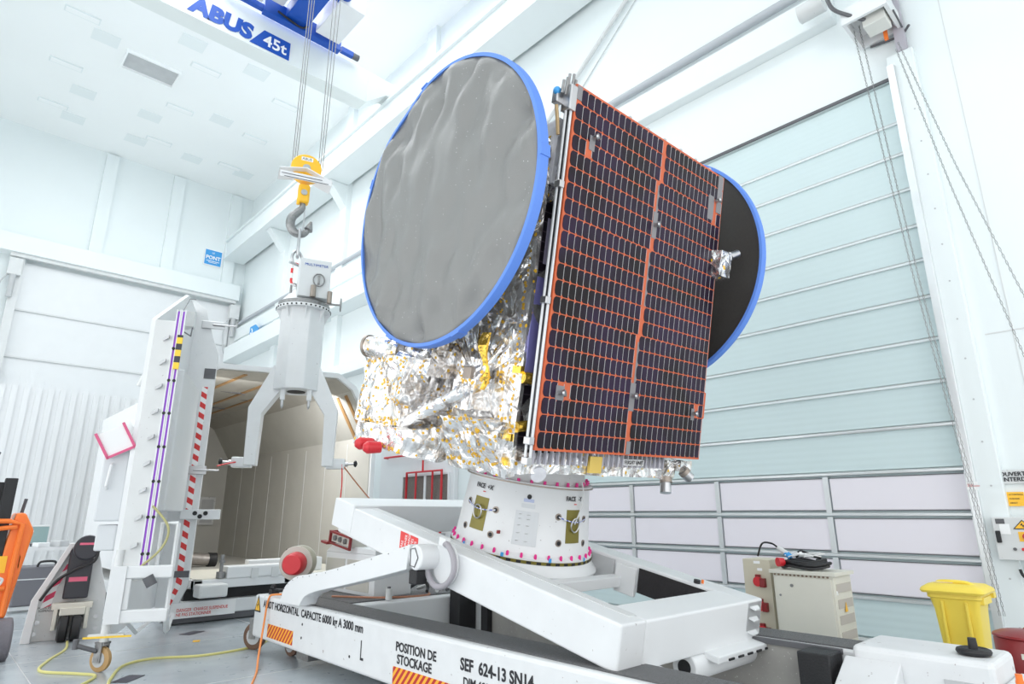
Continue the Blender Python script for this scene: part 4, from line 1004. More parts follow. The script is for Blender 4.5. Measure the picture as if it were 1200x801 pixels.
g = G(); g.tube(spline([(.75, 4.2, 2.0), (.78, 4.3, 1.6), (.8, 4.1, 1.1), (1.0, 3.9, .85), (1.4, 3.9, .75), (1.72, 3.9, .72)]), .13, 14); g.build('air_duct', pm('duct_foil', (.35, .32, .3), .35, .6, bump=1., bs=12), t, smooth=True)
g = G(); g.cyl((1.68, 3.9, .72), (1.85, 3.9, .71), .15); g.build('duct_mouth', black, t, smooth=True)
g = G(); g.tube(spline([(.72, 4.1, 2.4), (.8, 4.05, 1.9), (.84, 4.0, 1.5)]), .05); g.build('yellow_hose', craney, t, smooth=True)
lm = G(); lm.box(1.2, 1.9, .12, .26, 4.22, 4.27); lm.build('fill_light_housing', lgrey, t)  # housing added to go with the fill light
la = bpy.data.lights.new('container_fill_light', 'AREA'); la.shape = 'RECTANGLE'; la.size = 2.4; la.size_y = .5; la.energy = 95  # added fill light that brightens the container interior
lo = bpy.data.objects.new('container_fill_light', la); C.objects.link(lo); lo.location = (4.9, 12.2, 4.15); lo.rotation_euler = (radians(25), 0, 0)
# container base and inner dolly
g = G(); g.box(-.1, 3.6, -.15, L_, .12, .34); g.build('base_beam', white2, t, bevel=.02)
g = G(); g.box(-.1, 3.6, -.12, L_, .02, .12); g.build('base_skirt', dgrey, t)
g = G(); g.box(-.1, .9, -.17, -.15, .1, .33); g.build('notice_plate', wink, t)
lettering('DANGER  CHARGE SUSPENDUE\nNE PAS STATIONNER', .07, rink, t, basis((-.02, -.175, .2), (1, 0, 0), (0, 0, 1)), xs=.8)
g = G(); g.box(.1, 3.3, -.02, .3, .34, .5); g.build('gap_shade', black, t)  # solid black box stands in for the shade under the dolly
t = thing('container_dolly', 'low white wheeled platform sliding inside the open container', 'dolly', (3.5, 11.3, .5))
g = G(); g.box(0, 3.2, 0, .14, .03, .17); g.box(0, 3.2, 1.9, 2.05, .03, .17); g.box(0, .14, 0, 2.05, .03, .17); g.box(3.06, 3.2, 0, 2.05, .03, .17); g.box(1.5, 1.64, 0, 2.05, .03, .17); g.build('dolly_frame', white2, t, bevel=.012)
g = G(); g.box(.05, 3.15, .05, 2.0, .16, .18); g.build('deck', cream, t)
g = G(); g.box(.5, 1.5, -.02, .3, .17, .36); g.prism([(1.5, -.02, .36), (1.9, -.02, .17), (1.5, -.02, .17)], (0, .3, 0)); g.box(1.0, 2.4, .4, .6, .18, .42); g.build('support_block', white2, t, bevel=.02)
g = G(); g.cyl((.42, .05, .18), (.42, .05, .55), .03); g.cyl((.42, .05, .18), (.42, .05, .28), .07); g.cyl((.42, .05, .42), (.42, .05, .46), .05); g.build('jack_screw', dsteel, t, smooth=True)
g = G(); g.box(.0, .45, -.3, .0, -.08, .12); g.build('coupling', lgrey, t, bevel=.03)
g = G(); g.cyl((1.9, .9, .5), (2.1, .9, .5), .06); g.cyl((2.1, .9, .5), (2.2, .9, .5), .09); g.build('roller', black, t, smooth=True)
g = G()
for x in (.9, 1.25): g.box(x, x+.12, -.04, 0, .16, .32)
g.build('bracket_plate', lgrey, t)

# ================================================================ CONTAINER DOOR (stands open at the left)
u_ = Vector((-.396, -.918, 0)); n_ = Vector((.918, -.396, 0))
ML = Matrix(((u_.x, n_.x, 0, 3.07), (u_.y, n_.y, 0, 11.65), (0, 0, 1, 0), (0, 0, 0, 1)))
# this basis is left-handed in (u, n, z); keep it proper by using (n, -u, z)
ML = basis((3.07, 11.65, 0), n_, -u_)      # local x = n (depth), local -y = along the door, z up
t = thing('container_door', 'tall white container end door standing open with red and white striped edge', 'container door', mat=ML)
sm = stripes('red_white_stripes', (.86, .86, .87), (.68, .04, .04), 5.6, (.6, 0, 1))
g = G(); g.prism([(0, 0, .3), (0, 0, 5.2), (0, -1.0, 5.2), (0, -3.1, 4.15), (0, -3.1, .55), (0, -2.7, .3)], (-.05, 0, 0)); g.build('door_skin', white2, t)
g = G(); g.prism([(-.06, 0, 5.42), (.16, 0, 5.25), (.33, 0, 4.75), (.45, 0, 4.45), (.45, 0, .6), (.28, 0, .16), (.10, 0, .05), (.0, 0, .2)], (0, -.08, 0)); g.build('edge_flange', white, t, bevel=.01)
g = G(); g.prism([(.26, -.085, 3.85), (.35, -.085, 3.85), (.35, -.085, .62), (.2, -.085, .22), (.13, -.085, .16), (.26, -.085, .6)], (0, .004, 0)); g.build('striped_tape', sm, t)
g = G(); g.box(.26, .44, -.09, -.08, 4.0, 4.18); g.box(.2, .44, -.095, -.08, .72, .82); g.build('dark_plate', dgrey, t)
for z in (2.35, 4.9): 
    g = G(); g.box(.12, .5, -.13, -.08, z, z+.14); g.cyl((.3, -.16, z+.07), (.7, -.16, z+.07), .015); g.build('latch', steel, t, bevel=.01)
g = G(); g.box(.2, .8, -.2, -.1, 1.62, 1.78); g.build('lock_bracket', white2, t, bevel=.01)
g = G()
for x, z in ((.42, 1.72), (.5, 1.67), (.58, 1.72)): g.cyl((x, -.2, z), (x, -.215, z), .035)
g.build('black_bolt', black, t)
g = G(); g.box(.0, .30, -3.12, -3.04, .95, 4.15); g.build('near_flange', lgrey, t, bevel=.01)
for x in (.262, .322):
    g = G(); g.box(x-.012, x+.012, -3.14, -3.12, 1.05 + (.0 if x < .3 else .08), 4.28); r_ = g.build('purple_rail', purple, t)
    g = G(); g.box(x-.028, x-.012, -3.15, -3.1, 1.0, 4.3); g.box(x+.012, x+.028, -3.15, -3.1, 1.0, 4.3); g.build('rail_edge', white2, r_)
    g = G()
    for k in range(7): g.cyl((x, -3.14, 1.25+.42*k), (x, -3.155, 1.25+.42*k), .02, n=10)
    g.build('rail_bolt', black, r_)
g = G(); g.box(.29, .355, -3.18, -3.15, 3.5, 3.95); g.build('yellow_black_tape', stripes('yellow_black', (.92, .6, .05), (.04, .04, .05), 6, (0, 0, 1)), t)
g = G()
for k in range(9): g.prism([(.12, -3.13, 1.3+.32*k), (.2, -3.2, 1.34+.32*k), (.2, -3.13, 1.34+.32*k)], (0, 0, .04))
g.build('cleat', greyp, t)
g = G(); g.box(.0, .28, -2.2, -.5, 1.75, 3.7); g.build('inner_box', white2, t, bevel=.02)
g = G(); g.box(.05, .22, -1.6, -1.45, 4.5, 4.75); g.box(.02, .1, -1.4, -1.2, 4.55, 4.7); g.build('junction_box', lgrey, t, bevel=.01)
g = G(); g.tube([(.3, -3.1, 4.3), (.12, -1.6, 4.95), (-.03, -.1, 5.42)], .007); g.tube([(.2, -1.55, 4.5), (.23, -1.8, 4.3), (.2, -2.2, 4.25)], .010); g.build('stay_wire', dgrey, t)
g = G(); g.box(-.0, .62, -3.2, -3.1, .98, 1.12); g.box(-.0, .62, -3.2, -3.1, .50, .64); g.box(.06, .20, -3.19, -3.15, .64, .98) ; g.build('lower_crossbar', white2, t, bevel=.015)
g = G(); g.box(-.02, .14, -3.22, -3.2, .5, 1.12); g.build('white_plate', white, t)
g = G(); g.tube([(.6, -3.1, .55), (.5, -2.2, .25), (.3, -.3, .2)], .035, 4); g.tube([(.15, -3.1, .55), (.15, -2.2, .25), (.1, -.3, .2)], .03, 4); g.tube([(.6, -3.12, 1.6), (.6, -3.12, .6)], .025, 4); g.tube([(.6, -3.12, 1.6), (.42, -3.1, 1.6), (.42, -3.1, 1.1)], .022, 4); g.build('guard_rail', white2, t)
g = G(); g.cyl((.36, -3.2, 1.0), (.42, -3.2, .9), .06); g.build('rope_pulley', dgrey, t, smooth=True)
g = G(); g.tube(spline([(.3, -3.16, 1.8), (.5, -3.17, 1.55), (.45, -3.17, 1.3), (.2, -3.17, 1.05)]), .014); g.build('olive_rope', pm('olive_rope', (.45, .42, .2), .6), t)
g = G(); g.cyl((-.0, -3.12, .30), (.03, -3.12, 1.3), .045); g.box(-.16, .2, -3.16, -3.1, .36, .39); lg = g.build('leg_post', lgrey, t)
g = G(); g.box(-.2, .28, -3.17, -3.16, .352, .372); g.build('leg_tape', MATS['yellow_black'], lg)
caster(lg, T_((.0, -3.12, 0)) @ Matrix.Rotation(1.0, 4, 'Z'), .13, .06, m=pm('tan_tyre', (.45, .28, .12), .5))
g = G(); g.cyl((-.05, -3.15, .22), (-.25, -3.2, .3), .025); g.cyl((-.25, -3.2, .26), (-.25, -3.2, .36), .03); g.build('brake_lever', dgrey, lg)
# things on the outside of the door
g = G(); g.box(-.34, -.06, -3.0, -2.3, 1.62, 2.62); g.build('equipment_box', MATS['pale_grey_plate'], t, bevel=.02)
g = G(); g.tube([(-.25, -3.02, 2.0), (-.25, -3.06, 2.03), (-.23, -3.06, 2.28), (-.23, -3.02, 2.3)], .018); g.build('box_handle', white, t)
g = G(); g.box(-.30, -.08, -2.95, -2.5, 1.28, 1.58); g.build('equipment_box', MATS['pale_grey_plate'], t, bevel=.02)
g = G(); g.m = T_((-.2, -3.05, 2.42)) @ Matrix.Rotation(-.5, 4, 'Y') @ Matrix.Rotation(.2, 4, 'X'); g.box(-.1, .22, -.05, .5, 0, .3); g.build('tilted_panel', wink, t)
g = G(); g.m = T_((-.2, -3.05, 2.42)) @ Matrix.Rotation(-.5, 4, 'Y') @ Matrix.Rotation(.2, 4, 'X'); g.box(-.11, -.08, -.07, -.05, -.02, .32); g.box(.2, .23, -.07, -.05, -.02, .32); g.box(-.1, .22, -.07, -.05, -.02, .01); g.build('pink_edge', pinkm, t)
g = G(); g.box(-.14, -.02, -2.6, -2.4, 2.4, 3.5); g.build('outer_channel', white2, t, bevel=.02)
for y in (-2.6, -2.0):
    g = G(); g.tube(spline([(-.18, y, 3.35), (-.1, y, 3.6), (-.02, y, 3.9), (0, y, 4.05)]), .03, 8); g.build('curved_handrail', lgrey, t, smooth=True)

# ================================================================ JACK STAND with striped edge
t = thing('jack_stand', 'white triangular jack stand with red stripes, black motor and twin wheel', 'jack stand', (1.86, 11.3, 0), rot=(0, 0, radians(-10)))
g = G(); g.prism([(-.48, 0, 0), (-.44, 0, .52), (-.12, 0, 1.28), (.22, 0, 1.28), (.42, 0, .6), (.44, 0, .02), (.2, 0, .0)], (0, .06, 0)); g.build('stand_plate', lgrey, t, bevel=.008)
g = G(); g.prism([(-.49, -.12, -.0), (-.45, -.12, .55), (-.12, -.12, 1.30), (-.05, -.12, 1.30), (-.36, -.12, .55), (-.38, -.12, .0)], (0, .2, 0)); g.build('stand_edge', white2, t, bevel=.008)
g = G(); g.prism([(-.34, -.005, .42), (-.30, -.005, .58), (-.05, -.005, 1.16), (.0, -.005, 1.16), (-.18, -.005, .7), (-.22, -.005, .46)], (0, .004, 0)); g.build('striped_tape', stripes('red_white_stripes_small', (.86, .86, .87), (.68, .04, .12), 6.5, (-.6, 0, 1)), t)
g = G(); g.box(-.1, .2, -.16, -.02, .55, 1.22); g.cyl((.1, -.3, 1.24), (.1, -.02, 1.24), .17); mo = g.build('motor_column', pm('black_enamel', (.03, .03, .04), .35), t, bevel=.02)
g = G(); g.box(-.06, .16, -.165, -.16, .78, .84); g.box(.0, .22, -.305, -.3, 1.28, 1.31); g.build('pink_label', pm('pink_label', (.8, .15, .25), .5), mo)
g = G(); g.tube(spline([(.24, -.3, 1.2), (.2, -.35, 1.05), (0, -.3, .95), (-.2, -.2, .8), (-.35, -.15, .55)]), .02); g.build('motor_cable', black, t)
for x in (-.09, .06):
    g = G(); g.lathe([(.03, x), (.14, x), (.17, x+.02), (.17, x+.10), (.14, x+.12), (.03, x+.12)], 32, (0, -.18, .17), 'X', close=True); g.build('wheel', black, t, smooth=True)
g = G(); g.box(-.2, .28, -.2, -.02, .42, .5); g.box(-.17, -.12, -.2, -.02, .15, .45); g.box(.2, .25, -.2, -.02, .15, .45); g.box(-.1, .2, -.22, -.18, .34, .44); g.build('wheel_bracket', cream, t, bevel=.01)
lettering('POIDS DU CHARIOT\n SUSPENDU 4 T', .04, ink, t, basis((-.36, -.003, .42), (1, 0, 0), (0, 0, 1)), xs=.9)
g = G()
for x, z in ((-.36, .1), (-.34, .25), (.36, .12), (.34, .28)): g.cyl((x, -.002, z), (x, -.012, z), .03)
g.build('anchor_bolt', steel, t)
# ================================================================ ORANGE STACKER
t = thing('orange_lift_truck', 'orange lift truck with black mast and thick grey tyre beside the jack stand', 'lift truck', (.83, 10.3, 0))
g = G(); g.prism([(-.05, 0, .45), (.12, 0, 1.72), (.22, 0, 1.72), (.34, 0, 1.5), (.22, 0, .5), (.2, 0, .45)], (0, .5, 0)); g.build('orange_body', orange, t, bevel=.03)
g = G(); g.box(-.4, .0, .1, .3, .4, 2.1); g.box(-.06, .07, -.0, .12, .9, 2.15); g.build('mast', black, t, bevel=.01)
g = G(); g.tube([(-.5, -.05, 1.62), (.06, -.05, 1.62), (.2, -.05, 1.58), (.17, -.05, .5)], .03); g.tube([(-.5, -.05, 1.48), (.15, -.05, 1.55)], .028); g.tube([(-.4, -.05, .78), (.15, -.05, .82)], .03); g.build('guard_tube', orange, t, smooth=True)
g = G(); g.cyl((-.15, -.05, .23), (.3, -.05, .23), .25, n=36); wh = g.build('wheel', pm('grey_tyre', (.16, .15, .17), .7, bump=.4, bs=30), t, smooth=True, bevel=.03)
g = G(); g.box(.24, .25, -.0, .06, 1.05, 1.2); g.box(.02, .12, -.01, -.005, 1.0, 1.2); g.build('yellow_sticker', craney, t)
g = G(); g.prism([(.285, .02, 1.25), (.335, .02, 1.5), (.335, .3, 1.5), (.285, .3, 1.25)], (.004, 0, 0)); g.build('white_panel', wink, t)
g = G(); g.cyl((-.5, -.15, .85), (-.05, -.15, .88), .05); g.tube(spline([(-.05, -.15, .88), (.06, -.15, .86), (.1, -.15, .93), (.04, -.15, .96)]), .015); g.build('grey_handle', lgrey, t)
g = G(); g.cyl((-.3, .3, 2.1), (-.2, .3, 2.5), .06); g.cyl((.2, .3, 1.72), (.22, .3, 1.9), .02); g.build('mast_fitting', dgrey, t)
# things standing on the far left floor
t = thing('flight_case', 'dark grey lidded case with top handle on the floor behind the jack stand', 'case', (1.95, 14.8, 0)); g = G(); g.box(-.42, .5, 0, .5, .1, .78); g.build('case_body', pm('case_grey', (.16, .16, .18), .5), t, bevel=.03)
g = G(); g.box(-.43, .51, -.01, .51, .55, .57); g.box(-.42, .5, 0, .5, .04, .1); g.build('case_rim', alu, t); g = G(); g.tube(spline([(-.12, -.02, .78), (-.08, -.06, .86), (.12, -.06, .86), (.16, -.02, .78)]), .02); g.build('case_handle', black, t)
t = thing('display_screen', 'small grey-green screen standing on the cluttered white work table', 'screen', (1.8, 15.6, 1.12)); g = G(); g.box(-.22, .22, 0, .05, .03, .38); g.build('screen_frame', lgrey, t, bevel=.01); g = G(); g.box(-.2, .2, -.005, 0, .05, .35); g.build('screen_glass', pm('dull_teal_glass', (.25, .36, .36), .3), t); g = G(); g.box(-.1, .1, -.03, .12, -.02, .03); g.build('screen_foot', dgrey, t)
t = thing('work_table', 'white work table with trays and a screen behind the dark case', 'table', (2.0, 15.6, 0)); g = G(); g.box(-.7, .9, -.4, .4, 1.04, 1.1); g.build('tabletop', white2, t)
for x in (-.65, .8):
    for y in (-.35, .3): g = G(); g.box(x, x+.05, y, y+.05, 0, 1.04); g.build('leg', lgrey, t)
for k in range(5):
    g = G(); z = 1.1; x0 = 1.5+.28*k; g.box(-.1, .1, -.15, .1, 0, .05+.03*(k % 3)); o = g.build('tool_tray', [lgrey, white2, greyp][k % 3], None, bevel=.01); o.location = (x0+.1, 15.35, 1.1); o.rotation_euler = (0, 0, .3*k)
    tag(o, ['leftmost small tray on the far left work table', 'second small tray from the left on the far work table', 'middle small tray on the far left work table', 'fourth small tray from the left on the far work table', 'rightmost small tray on the far left work table'][k], 'tray', 'small trays on the work table')

# ================================================================ RIGHT SIDE
t = thing('socket_cabinet', 'narrow beige power cabinet with red sockets in front of the door', 'cabinet', (7.55, 3.62, 0))
g = G(); g.box(0, .42, 0, .34, .0, 1.18); g.build('cabinet_body', beige, t, bevel=.006)
for k in range(3):
    z = .93-.27*k; g = G(); g.cyl((-.005, .15, z), (-.05, .15, z), .055); s_ = g.build('red_socket', red, t, smooth=True)
    g = G(); g.box(-.06, -.0, .06, .12, z-.06, z+.04); g.box(-.04, 0, .12, .18, z+.05, z+.08); g.build('socket_flap', dred, s_, bevel=.006)
g = G(); g.box(-.003, 0, .1, .16, 1.05, 1.08); g.box(-.003, 0, .12, .2, 1.13, 1.16); g.build('small_label', wink, t)
t = thing('electrical_cabinet', 'cream electrical cabinet with striped vent panels beside the beige one', 'cabinet', (7.4, 2.86, 0))
g = G(); g.box(0, .5, 0, .66, 0, 1.05); g.build('cabinet_body', cream, t, bevel=.004)
g = G(); g.box(-.02, .54, -.03, .7, 1.05, 1.09); g.build('top_plate', cream, t, bevel=.004)
g = G(); g.box(-.012, 0, .02, .64, .03, 1.02); g.build('front_door', cream, t, bevel=.003)
g = G(); g.cyl((-.02, .45, .93), (-.012, .45, .93), .018); g.cyl((-.02, .59, .82), (-.012, .59, .82), .012); g.build('door_lock', dsteel, t)
g = G()
for k in range(6): g.box(.06, .46, -.008, 0, .88-.16*k, .97-.16*k)
g.build('vent_panel', pm('vent_taupe', (.50, .46, .42), .6), t)
g = G(); g.box(.05, .07, -.01, 0, .86, .9); g.build('white_label', wink, t); g = G(); g.prism([(.2, -.012, .68), (.28, -.012, .68), (.24, -.012, .78)], (0, -.002, 0)); g.build('warning_triangle', craney, t)
g = G()
for k in range(14): g.box(-.015, -.005, .04+.045*k, .06+.045*k, 1.03, 1.048)
g.build('top_slots', pm('slot_brown', (.2, .14, .1), .6), t)
# cable coil on the cabinet
t = thing('cable_coil', 'coil of black cable with blue and red plugs on the cream cabinet', 'cable', (7.62, 3.22, 1.09))
g = G(); P = []
for k in range(120):
    a = k/120*2*pi*5; r = .17+.035*sin(a*.37+1); P.append((r*1.0*cos(a), (r+.06)*sin(a), .025+.085*k/120+.012*sin(a*3)))
g.tube(P, .017, 7); g.build('black_cable', black, t, smooth=True)
g = G()
for s_ in range(3):
    g.tube(spline([(random.uniform(-.15, .15), random.uniform(-.2, .2), .13+random.uniform(0, .07)) for k in range(7)]), .006, 5)
g.build('white_cable', wink, t)
g = G(); g.cyl((-.1, .16, .17), (-.12, .26, .24), .03, .024); g.build('white_plug', lgrey, t, smooth=True); g = G(); g.cyl((-.1, .12, .13), (-.1, .18, .18), .033); g.build('blue_plug', signblue, t, smooth=True)
g = G(); g.cyl((-.14, .2, .08), (-.2, .24, .08), .045, .05); g.build('red_plug', red, t, smooth=True)
g = G(); g.tube(spline([(-.12, .26, .24), (-.1, .34, .28), (0, .5, .27), (.1, .62, .12)]), .011, 6); g.tube(spline([(.05, .12, .13), (.0, .05, .2), (.1, -.02, .16), (.15, -.12, .12)]), .015, 6); g.build('lead', black, t)
wire('power_lead', 'black lead dropping behind the beige cabinet to the floor', spline([(7.9, 3.98, 1.15), (7.75, 4.0, .9), (7.7, 4.02, .5), (7.8, 4.0, .02)]), .012, black)
# yellow wheelie bin
t = thing('yellow_wheelie_bin', 'yellow wheeled waste bin with closed lid by the door', 'bin', (7.8, 1.82, 0), rot=(0, 0, radians(0)))
g = G()
def rrect(x0, x1, y0, y1, z, r=.05, n=4):
    out = []
    for cx, cy, a0 in ((x1-r, y1-r, 0), (x0+r, y1-r, pi/2), (x0+r, y0+r, pi), (x1-r, y0+r, 3*pi/2)):
        for k in range(n+1): a = a0+pi/2*k/n; out.append((cx+r*cos(a), cy+r*sin(a), z))
    return out
R = [[g.v(p) for p in rrect(-.22+dx, .22-dx*.5, -.21+dy, .21-dy, z)] for dx, dy, z in ((.06, .055, .05), (.055, .05, .3), (.02, .02, .8), (0, .0, .90), (-.02, -.015, .91), (-.02, -.015, .96))]
g.skin(R); g.build('bin_body', yellow, t, smooth=True)
g = G(); R = [[g.v(p) for p in rrect(-.27*a-.01, .24*a, -.26*a, .26*a, z)] for a, z in ((1.0, .955), (1.04, .975), (1.0, 1.0), (.8, 1.035), (.3, 1.045))]; g.skin(R); g.build('lid', yellow, t, smooth=True)
g = G(); g.tube(spline([(-.1, -.17, 1.02), (-.12, -.1, 1.055), (-.12, .1, 1.055), (-.1, .17, 1.02)]), .018); g.box(.2, .3, -.25, .25, .9, .95); g.build('lid_handle', yellow, t, smooth=True)
g = G()
for y in (-.1, .1): g.box(-.235, -.2, y-.012, y+.012, .2, .88)
g.box(-.16, .16, -.235, -.2, .86, .93); g.build('body_rib', yellow, t, bevel=.006)
g = G(); g.cyl((.2, -.26, .1), (.2, -.21, .1), .1); g.cyl((.2, .21, .1), (.2, .26, .1), .1); g.build('wheel', black, t, smooth=True)
g = G(); g.box(-.14, .1, .0, .16, 1.046, 1.05); g.build('lid_sticker', wink, t)
# red safety drum
t = thing('red_waste_can', 'round dark red metal waste can with paper label beside the yellow bin', 'can', (6.85, 1.15, 0))
g = G(); g.lathe([(0, 0), (.24, 0), (.25, .02), (.25, .72), (.235, .74), (0, .74)], 40); g.build('can_body', dred, t, smooth=True)
g = G(); g.lathe([(0, .79), (.20, .775), (.25, .755), (.258, .74), (.25, .735), (0, .735)], 40); g.build('lid', dred, t, smooth=True)
g = G(); g.tube(spline([(.05, -.2, .76), (.06, -.15, .82), (.08, -.02, .82), (.1, .05, .77)]), .018); g.build('lid_lever', dred, t, smooth=True)
g = G()
n = 8; A = [radians(205+8*k) for k in range(n)]
g.skin([[g.v((.252*cos(a), .252*sin(a), .3)), g.v((.254*cos(a), .254*sin(a), .3)), g.v((.254*cos(a), .254*sin(a), .58)), g.v((.252*cos(a), .252*sin(a), .58))] for a in A]); lb = g.build('paper_label', wink, t)
g = G(); A = [radians(210+7*k) for k in range(7)]
g.skin([[g.v((.254*cos(a), .254*sin(a), .42)), g.v((.256*cos(a), .256*sin(a), .42)), g.v((.256*cos(a), .256*sin(a), .54)), g.v((.254*cos(a), .254*sin(a), .54))] for a in A]); g.build('red_print', rink, lb)
g = G(); g.box(-.262, -.248, -.03, .04, .6, .64); g.build('lid_strap', cream, t)
# control box and signs on the wall
t = thing('door_control_box', 'pale grey control box with red switch beside the big door', 'control box', (9.86, 1.37, 1.17))
g = G(); g.box(-.12, 0, -.35, .42, 0, .50); g.build('enclosure', lgrey, t, bevel=.01)
g = G(); g.prism([(-.125, .22, .36), (-.125, .02, .36), (-.125, .12, .47)], (-.003, 0, 0)); w1 = g.build('warning_triangle', ink, t); g = G(); g.prism([(-.129, .20, .37), (-.129, .04, .37), (-.129, .12, .455)], (-.002, 0, 0)); g.build('triangle_face', craney, w1)
g = G(); g.prism([(-.132, .125, .435), (-.132, .145, .405), (-.132, .125, .405), (-.132, .118, .375), (-.132, .105, .41), (-.132, .12, .41)], (-.001, 0, 0)); g.build('bolt_symbol', ink, w1)
g = G(); g.box(-.125, -.12, .02, .18, .22, .33); g.build('yellow_plate', craney, t); g = G(); g.cyl((-.12, .1, .275), (-.15, .1, .275), .042); g.box(-.17, -.15, .085, .115, .24, .31); g.build('red_switch', red, t)
for y, m in ((.24, dgrey), (.16, red), (.08, dgrey), (0, dgrey)): g = G(); g.cyl((-.12, y, .13), (-.135, y, .13), .018); g.build('push_button', m, t)
g = G(); g.box(-.15, -.12, .35, .40, .2, .34); g.build('latch_handle', black, t, bevel=.01)
g = G(); g.box(-.124, -.12, .29, .38, .42, .48); g.build('dark_label', dgrey, t); g = G(); g.box(-.124, -.12, .25, .35, .3, .42); g.build('white_label', wink, t)
g = G(); g.tube(spline([(-.06, .1, 0), (-.08, .16, -.08), (-.08, .1, -.16), (-.08, .02, -.2), (-.08, -.05, -.12), (-.06, -.1, 0)]), .016); g.tube(spline([(-.09, .24, -.1), (-.1, .2, -.19), (-.1, .05, -.21)]), .016); g.build('black_cable', black, t)
t = thing('door_sign', 'grey rectangular sign reading OUVERTURE INTERDITE on the right wall', 'sign', (9.98, 1.39, 2.07)); g = G(); g.box(-.02, 0, -.3, .40, 0, .17); g.build('sign_plate', lgrey, t, bevel=.004)
lettering('OUVERTURE\n INTERDITE', .068, ink, t, basis((-.025, .26, .095), (0, -1, 0), (0, 0, 1)), bold=.002)
t = thing('yellow_wall_notice', 'small square yellow notice on the wall under the grey sign', 'notice', (9.98, 1.55, 1.80)); g = G(); g.box(-.012, 0, -.1, .10, 0, .17); g.build('notice_plate', craney, t)
for k in range(3): lettering(['ATTENTION', 'DANGER', 'ARRET'][k], .025, ink, t, basis((-.015, .05, .13-.05*k), (0, -1, 0), (0, 0, 1)))
t = thing('white_wall_notice', 'small white notice with red print on the door jamb', 'notice', (9.775, 1.93, 2.0))
g = G(); g.box(-.004, 0, -.07, .05, 0, .1) ; g.build('notice_plate', wink, t); lettering('NE PAS\nMANOEUVRER', .02, rink, t, basis((-.006, .04, .06), (0, -1, 0), (0, 0, 1)))
# door drive and hanging chains
t = thing('door_drive', 'door drive unit with white filter box at the top corner of the big door', 'door drive', (9.75, 1.9, 8.75))
g = G(); g.box(-.6, .2, -.2, .42, .46, .52)
for q in ((-.6, .2, -.2, -.15), (-.6, .2, .37, .42), (-.6, -.55, -.15, .37), (.15, .2, -.15, .37)): g.box(q[0], q[1], q[2], q[3], .25, .46)
g.build('drive_frame', white2, t)
g = G(); g.box(-.42, -.1, -.12, .19, .17, .46); g.build('filter_box', pm('filter_cream', (.72, .72, .68), .6), t, bevel=.01)
g = G(); g.tube([(.18, .27, .22), (.22, -.05, .2), (.2, -.2, .2), (.1, -.3, .22)], .02); g.tube([(-.3, -.21, .3), (.1, -.21, .24)], .014); g.tube(spline([(-.55, .6, 1.1), (-.66, .5, .6), (-.6, .3, .36), (-.4, .15, .3)]), .03); g.build('black_bracket', dgrey, t)
g = G(); g.prism([(-.35, .0, 1.6), (-.15, .0, 1.6), (.12, -.12, .3), (.0, -.12, .3)], (0, -.08, 0)); g.build('support_strut', alu, t)
g = G(); g.box(.1, .2, -.22, -.08, -.15, 1.3); g.build('grey_column', pm('lilac_grey_column', (.45, .43, .48), .5), t)
g = G(); g.cyl((-.3, .7, 1.1), (-.3, 1.1, 1.1), .15); g.build('shaft_drum', lgrey, t, smooth=True)
g = G(); g.box(.0, .05, -.02, .03, .1, .28); g.build('orange_label', orange, t)
def chain(name, label, pts):
    g = G(); P = [Vector(p) for p in pts]; 
    seg = [];
    for a, b in zip(P[:-1], P[1:]):
        n = max(1, int((b-a).length/.05)); seg += [a.lerp(b, k/n) for k in range(n)]
    for i, p in enumerate(seg[:-1]):
        d = (seg[i+1]-p).normalized(); s = Vector((1, 0, 0)) if i % 2 else d.cross(Vector((1, 0, 0))).normalized()
        c = (p+seg[i+1])/2; q = [c+d*.026+s*.0085, c+d*.026-s*.0085, c-d*.026-s*.0085, c-d*.026+s*.0085]
        g.tube(q, .0035, 4, True)
    return tag(g.build(name, dsteel, None), label, 'chain')
chain('hanging_chain', 'left chain of the pair hanging down in front of the big door', [(9.55, 2.28, 9.22), (9.55, 2.08, 4.8), (9.55, 1.90, 2.0), (9.6, 1.86, .5)])
chain('hanging_chain', 'right chain of the pair hanging in front of the big door', [(9.6, 2.2, 9.22), (9.58, 2.03, 4.8), (9.56, 1.87, 2.0), (9.62, 1.82, .5)])
chain('slanting_chain', 'upper of the two chains slanting right from the door drive', [(9.62, 1.74, 8.6), (9.6, 1.36, 6.3), (9.55, .95, 4.2), (9.5, .6, 2.9)])
chain('slanting_chain', 'lower of the two chains slanting right from the door drive', [(9.62, 1.78, 8.5), (9.6, 1.46, 6.0), (9.55, 1.09, 3.5), (9.5, .8, 2.3)])

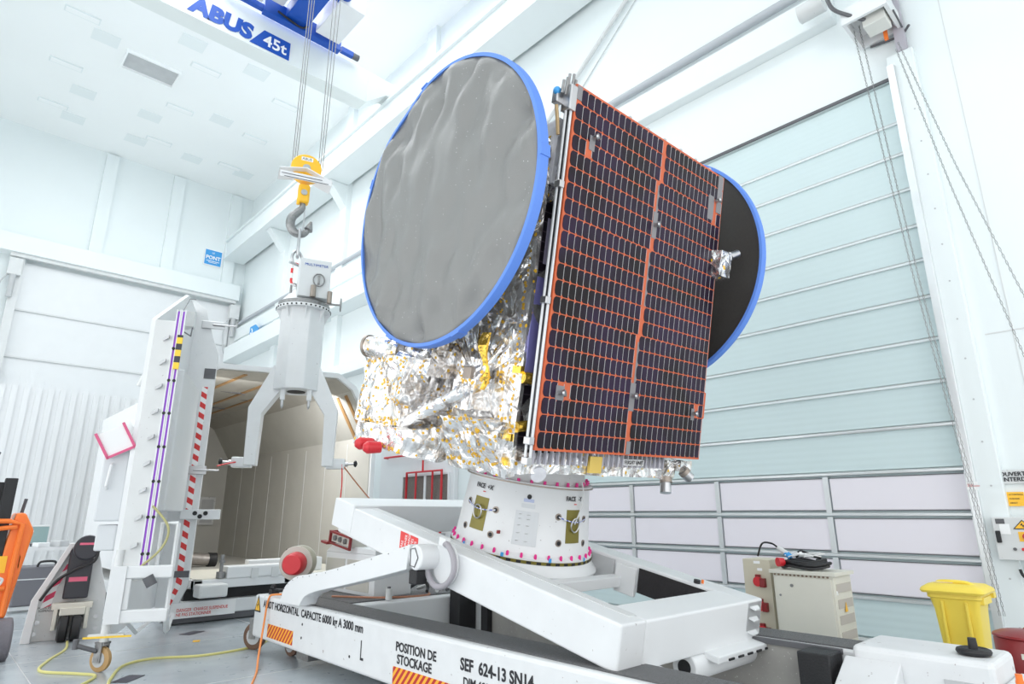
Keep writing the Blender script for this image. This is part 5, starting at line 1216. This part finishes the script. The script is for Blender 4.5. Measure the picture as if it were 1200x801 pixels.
# ================================================================ LOOSE CABLES
yel = pm('yellow_hose', (.62, .58, .22), .5)
wire('floor_hose', 'yellow hose curling on the floor in front of the lift truck', spline([(1.86, 11.0, .012), (1.75, 10.4, .012), (1.48, 9.75, .012), (1.35, 9.2, .012), (1.63, 8.78, .012), (1.75, 8.5, .012), (1.43, 8.0, .012)]), .016, yel, 'hose')
wire('floor_hose', 'yellow hose running across the floor towards the trolley caster', spline([(1.75, 7.9, .012), (1.86, 8.3, .012), (2.1, 8.88, .012), (2.45, 9.04, .012), (2.97, 8.81, .012), (3.66, 8.95, .012), (4.2, 9.6, .012)]), .016, yel, 'hose')
wire('orange_cable', 'orange cable hanging over the trolley end down to the floor', spline([(3.75, 7.9, .72), (3.5, 8.1, .735), (3.43, 8.15, .68), (3.38, 8.1, .4), (3.25, 7.85, .1), (3.1, 7.5, .012), (2.8, 6.9, .012)]), .012, pm('orange_cord', (.75, .25, .06), .5))
tool = [o for o in C.objects if o.name == 'lifting_tool'][0]
MT = (Matrix.Translation(tool.location) @ tool.rotation_euler.to_matrix().to_4x4()).inverted()
for pts in ([(3.95, 11.2, 2.58), (3.75, 11.1, 2.54), (3.55, 11.05, 2.48)], [(5.42, 10.28, 2.56), (5.44, 10.27, 2.2), (5.42, 10.27, 1.8)], [(5.42, 10.28, 2.56), (5.7, 10.15, 2.2), (5.98, 10.0, 1.85)]):
    g = G(); g.m = MT; g.tube(spline(pts), .012, 6); g.build('safety_cord', redtape if pts[2][0] < 5.5 else MATS['brown_cable'], tool, smooth=True)
for k, (x, y) in enumerate(((3.35, 10.6), (2.0, 8.2), (1.3, 8.3), (3.2, 9.9))):
    o = G().box(-.16, .16, -.09, .09, 0, .003).build('floor_tape', blacktape if k != 3 else craney, None); o.location = (x, y, .0016); o.rotation_euler = (0, 0, .6+.2*k)
    if k == 3: o.scale = (.4, .5, 1)
    tag(o, ['dark tape patch on the floor in front of the container base', 'dark tape patch on the floor by the caster of the door', 'dark tape patch on the floor at the lower left corner', 'tiny yellow tape mark on the floor near the container'][k], 'tape')
